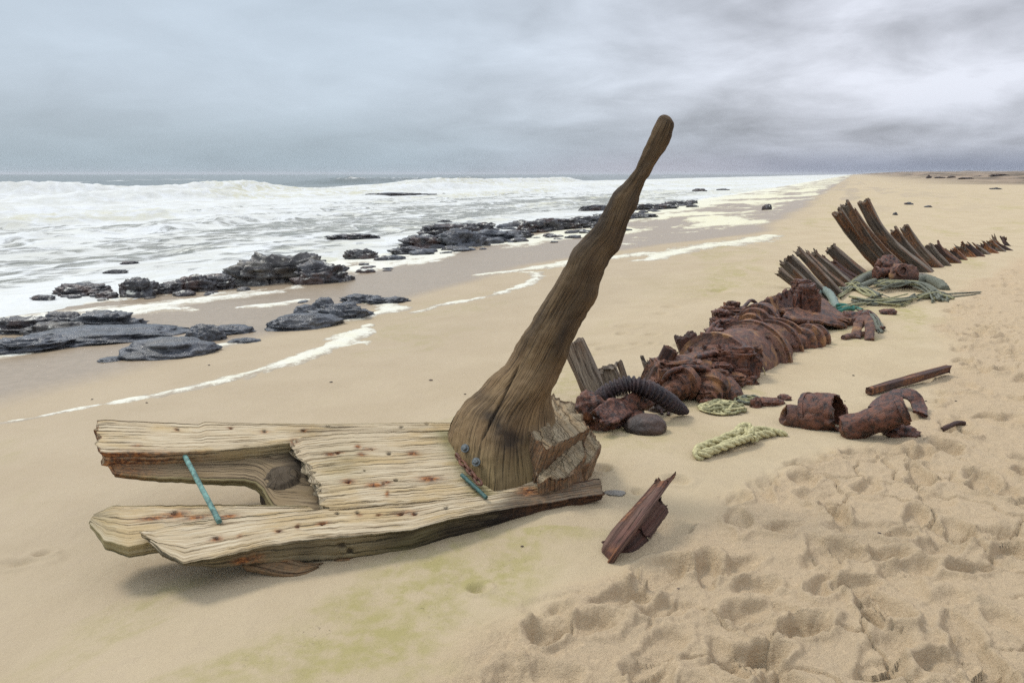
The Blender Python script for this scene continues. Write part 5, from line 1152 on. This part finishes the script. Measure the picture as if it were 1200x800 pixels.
# ============================================================ rocks
def rock(px, py, w, h, mat, label, seed, group=None, sq=2.6, amp=.30, rd=.25, deep=.6, sub=5, kind='rock'):
    P = gpt(px, py); k = P[1] / FPX; W = w * k / 2; D = max(W * deep, .1); tan = (CAMH - P[2]) / P[1]
    H = max(h * k - D * tan * .8, h * k * .40) * (.78 if P[1] > 17 else .85)
    c = P + np.array([0, D * .8, H * .12])
    o = lump(kind, c, (W, D, H * .92), mat, None, seed=seed, amp=amp, ridged=rd, squash=sq, sub=sub, freq=1.9, rz=.15 + .3 * math.sin(seed), bed=(.7, 1.0, 1.35))
    return tag(o, label, 'rock', group)
R1, R2, R3 = 'dark wet rocks at the water edge', 'rocks in the surf', 'distant rock reef'
L_ = [
 (20, 390, 74, 20, M_ROCKB, 'jagged dark rock at the left edge of the picture, behind the long smooth slab', R1, 2.4), (66, 385, 46, 18, M_ROCKB, 'dark rock dusted with white foam just right of the one at the left edge', R1, 2.4),
 (118, 386, 70, 20, M_ROCK, 'grey rock with a pointed hump behind the long smooth slab', R1, 2.2), (100, 403, 170, 22, M_ROCK, 'long low smooth grey slab tapering to the right, nearest the left edge', R1, 2.0), (22, 414, 84, 20, M_ROCK, 'low dark rock in front of the long slab at the left edge', R1, 2.4), (60, 396, 60, 18, M_ROCKT, 'small brownish rock in the middle of the left shelf', R1, 2.4),
 (190, 420, 106, 26, M_ROCK, 'smooth dark grey boulder alone on wet sand, nearest to the camera', R1, 2.0), (238, 400, 44, 24, M_ROCK, 'small upright grey rock behind the smooth boulder', R1, 2.0), (270, 392, 50, 12, M_ROCK, 'low grey rock right of the small upright one', R1, 2.0), (284, 402, 34, 6, M_ROCK, 'thin flat rock at the foot of the low grey rock', R1, 2.0), (126, 424, 28, 6, M_ROCK, 'tiny flat rock left of the smooth boulder', R1, 2.0),
 (352, 386, 84, 20, M_ROCK, 'grey wedge-shaped rock at the left of the shelf beside the curving foam line', R1, 2.0), (356, 368, 26, 12, M_ROCK, 'round grey stone on top left of that wedge-shaped shelf', R1, 2.0), (378, 363, 26, 16, M_ROCK, 'grey hump in the middle of the wedge-shaped shelf', R1, 2.0), (398, 374, 62, 18, M_ROCK, 'sloping grey rock in the right half of the wedge-shaped shelf', R1, 2.2), (422, 355, 40, 10, M_ROCK, 'dark flat rock at the back of the wedge-shaped shelf', R1, 2.2), (452, 356, 40, 8, M_ROCK, 'low rock at the far right tip of the wedge-shaped shelf', R1, 2.2),
 (328, 331, 96, 32, M_ROCKT, 'biggest brown-grey rock standing in the surf on the left', R2, 2.3), (374, 332, 58, 22, M_ROCKB, 'dark right shoulder of the biggest surf rock', R2, 2.6), (300, 334, 50, 20, M_ROCKT, 'brownish left foot of the biggest surf rock', R2, 2.6),
 (160, 348, 36, 21, M_ROCKB, 'squarish dark rock at the left end of the chain leading to the biggest rock', R2, 2.8), (196, 344, 40, 13, M_ROCKB, 'low rock second from the squarish one in the chain', R2, 2.4), (224, 342, 42, 18, M_ROCKB, 'black rock in the middle of the chain', R2, 2.6), (250, 340, 40, 16, M_ROCKB, 'brown-black rock next to the middle one of the chain', R2, 2.6), (272, 331, 36, 14, M_ROCKB, 'mussel-brown rock touching the biggest rock from the left', R2, 2.4),
 (92, 346, 50, 13, M_ROCKB, 'ragged dark rock in foam, left of the chain', R2, 2.4), (122, 349, 22, 8, M_ROCKB, 'small dark rock between the ragged one and the squarish one', R2, 2.4), (48, 352, 22, 6, M_ROCKB, 'small flat dark rock at the far left in the foam', R2, 2.4), (134, 321, 22, 5, M_ROCKB, 'low brown rock awash behind the ragged one', R2, 2.2), (150, 309, 16, 3, M_ROCKB, 'sliver of rock awash farthest out on the left', R2, 2.2),
 (411, 280, 48, 6, M_ROCKB, 'long reddish-brown rock alone in the white surf', R2, 2.4), (422, 304, 32, 12, M_ROCKB, 'dark hump left of the wide reef', R2, 2.4), (520, 228, 4, 2, M_ROCKB, 'speck of rock far out in the surf', R3, 2.0), (467, 230, 64, 4, M_ROCKB, 'long thin rock far out near the breakers', R3, 2.4), (521, 199 + 62, 14, 3, M_ROCKB, 'small low rock behind the wide reef', R3, 2.2),
 (500, 292, 52, 16, M_ROCKB, 'broad black rock at the front left of the wide reef', R3, 2.6), (540, 290, 50, 20, M_ROCK, 'grey hump in the front of the wide reef', R3, 2.4), (520, 276, 50, 14, M_ROCKB, 'dark ridge at the back of the wide reef', R3, 2.6), (556, 272, 44, 12, M_ROCKB, 'twin humped rock at the top of the wide reef', R3, 2.6), (578, 284, 56, 14, M_ROCK, 'flat grey rock at the right of the wide reef', R3, 2.4), (604, 280, 34, 10, M_ROCKB, 'last dark rock of the wide reef on its right end', R3, 2.4), (478, 298, 40, 8, M_ROCKB, 'low foam-washed rock at the left tip of the wide reef', R3, 2.4),
 (634, 272, 42, 15, M_ROCKB, 'rounded black rock at the left end of the second reef', R3, 2.4), (660, 269, 50, 13, M_ROCKB, 'dark flat rock in the middle of the second reef', R3, 2.4), (690, 266, 44, 12, M_ROCKB, 'dark rock of the second reef seen left of the horn timber', R3, 2.4),
 (752, 256, 34, 6, M_ROCKB, 'low rock just right of the horn timber', R3, 2.4), (770, 246, 40, 7, M_ROCKB, 'dark rock in the third reef right of the horn timber', R3, 2.4), (796, 241, 30, 6, M_ROCKB, 'last rock of the third reef, farthest right', R3, 2.4), (700, 247, 34, 7, M_ROCKB, 'far rock left of the horn timber near its bend', R3, 2.4),
 (821, 224, 14, 3, M_ROCKB, 'small far rock at the edge of the white water', R3, 2.2), (848, 223, 12, 2, M_ROCKB, 'tiny far rock right beside the small one at the white water', R3, 2.2), (899, 246, 9, 7, M_ROCKB, 'small dark rock on the far wet sand among yellow foam', R3, 2.4)]
for i, (a, b, w, h, m_, lb, gr, sq) in enumerate(L_):
    smooth_ = sq <= 2.05
    rock(a, b, w, h, m_, lb, 500 + i, gr, sq, amp=.26 if smooth_ else .45, rd=.20 if smooth_ else .45, sub=5 if w > 30 else 4)
rg = np.random.RandomState(21)
def strew(poly, n, wr, mat, label, group, hr=(.18, .38)):
    """small loose rocks inside a quad given by its left and right ends"""
    (x0, y0, t0), (x1, y1, t1) = poly
    for i in range(n):
        f = rg.rand(); a = lerp(x0, x1, f); b = lerp(y0, y1, f) + rg.uniform(-1, 1) * lerp(t0, t1, f); w = rg.uniform(*wr)
        rock(a, b, w, w * rg.uniform(*hr), mat[i % len(mat)], label, 700 + int(rg.randint(9999)), group, 2.4, amp=.38, rd=.35, sub=3)
strew(((20, 395, 10), (100, 388, 8)), 10, (10, 24), [M_ROCKB, M_ROCKT], 'small jagged rock among the shelf at the left edge', 'small rocks of the left shelf')
strew(((145, 350, 3), (290, 338, 6)), 13, (8, 22), [M_ROCKB, M_ROCKT], 'small ragged rock in the chain left of the biggest surf rock', 'small rocks of the chain')
strew(((75, 347, 3), (130, 352, 4)), 8, (7, 16), [M_ROCKB], 'small ragged rock in foam at the left, before the chain', 'small rocks left of the chain')
strew(((440, 304, 4), (610, 276, 14)), 30, (7, 26), [M_ROCKB, M_ROCK], 'small rough rock scattered through the wide reef', 'small rocks of the wide reef')
strew(((600, 285, 5), (735, 268, 8)), 16, (6, 20), [M_ROCKB], 'small rough rock scattered through the second reef', 'small rocks of the second reef')
strew(((690, 255, 4), (812, 240, 4)), 20, (5, 16), [M_ROCKB], 'small rough rock scattered through the third reef', 'small rocks of the third reef')
strew(((400, 318, 4), (470, 312, 5)), 7, (6, 18), [M_ROCKB], 'small flat rock awash in front of the dark hump', 'small rocks before the hump')
strew(((340, 352, 3), (420, 372, 8)), 7, (7, 16), [M_ROCK], 'small grey stone on the wedge-shaped shelf', 'stones of the wedge-shaped shelf')
# dark things far along the beach
for i, (a, b, w, h, lb) in enumerate([(1066, 240, 9, 3, 'flat dark lump on the far sand above the tallest rib'), (1088, 243, 7, 2, 'smaller flat dark lump right beside the other on the far sand'), (1050, 252, 4, 3, 'tiny dark lump nearest the tallest rib top'), (1168, 222, 10, 2, 'thin dark lump on the far sand near the right edge'),
     (1089, 209, 6, 7, 'upright dark lump at the left of the distant debris line'), (1103, 209, 12, 4, 'low dark lump second in the distant debris line'), (1116, 209, 9, 5, 'dark block in the middle of the distant debris line'), (1134, 210, 14, 4, 'brown heap right of the middle of the distant debris line'), (1150, 209, 14, 4, 'brown heap with ragged top in the distant debris line'), (1172, 210, 16, 4, 'long low heap near the right end of the distant debris line'), (1192, 209, 14, 4, 'last heap of the distant debris line at the right edge')]):
    rock(a, b, w, h * (.5 if b < 215 else 1), M_STONEB if b < 215 else M_ROCKB, lb, 600 + i, 'dark lumps far along the beach', 2.0, amp=.7, rd=.5, sub=4)
# torn plates on the engine
for i, (p_, q_, b_) in enumerate([([(783, 440), (796, 430), (815, 427)], [(790, 450), (803, 441), (820, 438)], .12), ([(842, 404), (856, 398), (872, 396)], [(846, 414), (860, 410), (876, 406)], .30), ([(856, 376), (866, 366), (880, 362)], [(858, 388), (870, 380), (884, 374)], .70), ([(905, 372), (918, 364), (932, 360)], [(908, 384), (922, 378), (936, 374)], .60), ([(850, 452), (864, 446), (880, 444)], [(852, 462), (866, 462), (884, 454)], -.04)]):
    sheet('torn_plate', [at_line(a, c, b_ + .05) for a, c in p_], [at_line(a, c, b_) for a, c in q_], .016, [M_RUST, M_RUST2][i % 2], engine, seed=900 + i, rough=.02, rfreq=14, jag=(.04, .05))
# blocks, brackets and short pipes that stick out of the engine
rg = np.random.RandomState(33)
for i in range(34):
    f = rg.rand(); px_ = 790 + 175 * f; py_ = lerp(452, 385, f) + rg.uniform(-22, 12) ; b_ = lerp(.02, .5, (lerp(470, 395, f) - py_) / 45.0); P0 = at_line(px_, py_, max(b_, 0))
    d_ = nrm(np.array([rg.uniform(-1, 1), rg.uniform(-1, .2), rg.uniform(-.2, 1)])); u_ = nrm(np.array([rg.uniform(-1, 1), rg.uniform(-1, 1), rg.uniform(-1, 1)])); L_ = rg.uniform(.06, .18); a1 = rg.uniform(.015, .04)
    if i % 3: tube('bracket', [P0 - d_ * L_ / 2, P0 + d_ * L_ / 2], a1, a1 * rg.uniform(.4, 1.2), [M_RUST, M_RUST2, M_RUSTO][i % 3 if i % 5 else 2], engine, n=14, m=24, e=9, up=tuple(u_), cap=2, rough=.005, rfreq=25, sharp=35)
    else: lathe('pipe_end', P0 - d_ * L_ / 2, d_, [(0, a1), (L_ * .6, a1), (L_ * .62, a1 * 1.5), (L_ * .8, a1 * 1.5), (L_ * .8 + .001, a1 * .8), (L_ * .7, a1 * .8)], [M_RUST, M_RUST2][i % 2], engine, m=20, rough=.004, rfreq=30)
# small litter on the sand
bits = [(388, 448, 4), (172, 472, 3), (545, 462, 3), (560, 461, 3), (505, 446, 5), (990, 470, 2), (1120, 470, 3), (668, 590, 5), (855, 400, 4), (1000, 440, 3), (1085, 470, 3), (108, 468, 3), (245, 428, 3), (612, 640, 4), (930, 553, 4), (1030, 625, 5), (795, 690, 5)]
for i, (a, b, w) in enumerate(bits):
    P = gpt(a, b); k = P[1] / FPX; lump('pebble', P + [0, 0, w * k * .1], (w * k * .5, w * k * .35, w * k * .25), M_STONEB, 'small dark pebble lying loose on the open sand', 'pebble', seed=800 + i, amp=.3, sub=3, group='pebbles scattered on the sand')

# ============================================================ thin salt haze over the sea and the far beach
def haze():
    x0, x1, y0, y1, z0, z1 = -9500.0, 9500.0, -9500.0, 9500.0, -8.0, 14.0
    V = [(x, y, z) for x in (x0, x1) for y in (y0, y1) for z in (z0, z1)]
    Q = [(0, 1, 3, 2), (4, 6, 7, 5), (0, 4, 5, 1), (2, 3, 7, 6), (0, 2, 6, 4), (1, 5, 7, 3)]
    m = bpy.data.materials.new('haze'); m.use_nodes = True; t = NT(m.node_tree); t.n.clear()
    out = t.node('ShaderNodeOutputMaterial'); pv = t.node('ShaderNodeVolumePrincipled')
    pv.inputs['Color'].default_value = (0.86, 0.88, 0.92, 1); pv.inputs['Density'].default_value = 0.00014; pv.inputs['Anisotropy'].default_value = 0.2
    t.l.new(pv.outputs[0], out.inputs['Volume'])
    o = mesh('haze', V, Q, None, m, smooth=False); tag(o, 'thin pale salt haze softening the far surf and the horizon', 'haze', kind='stuff')
haze()
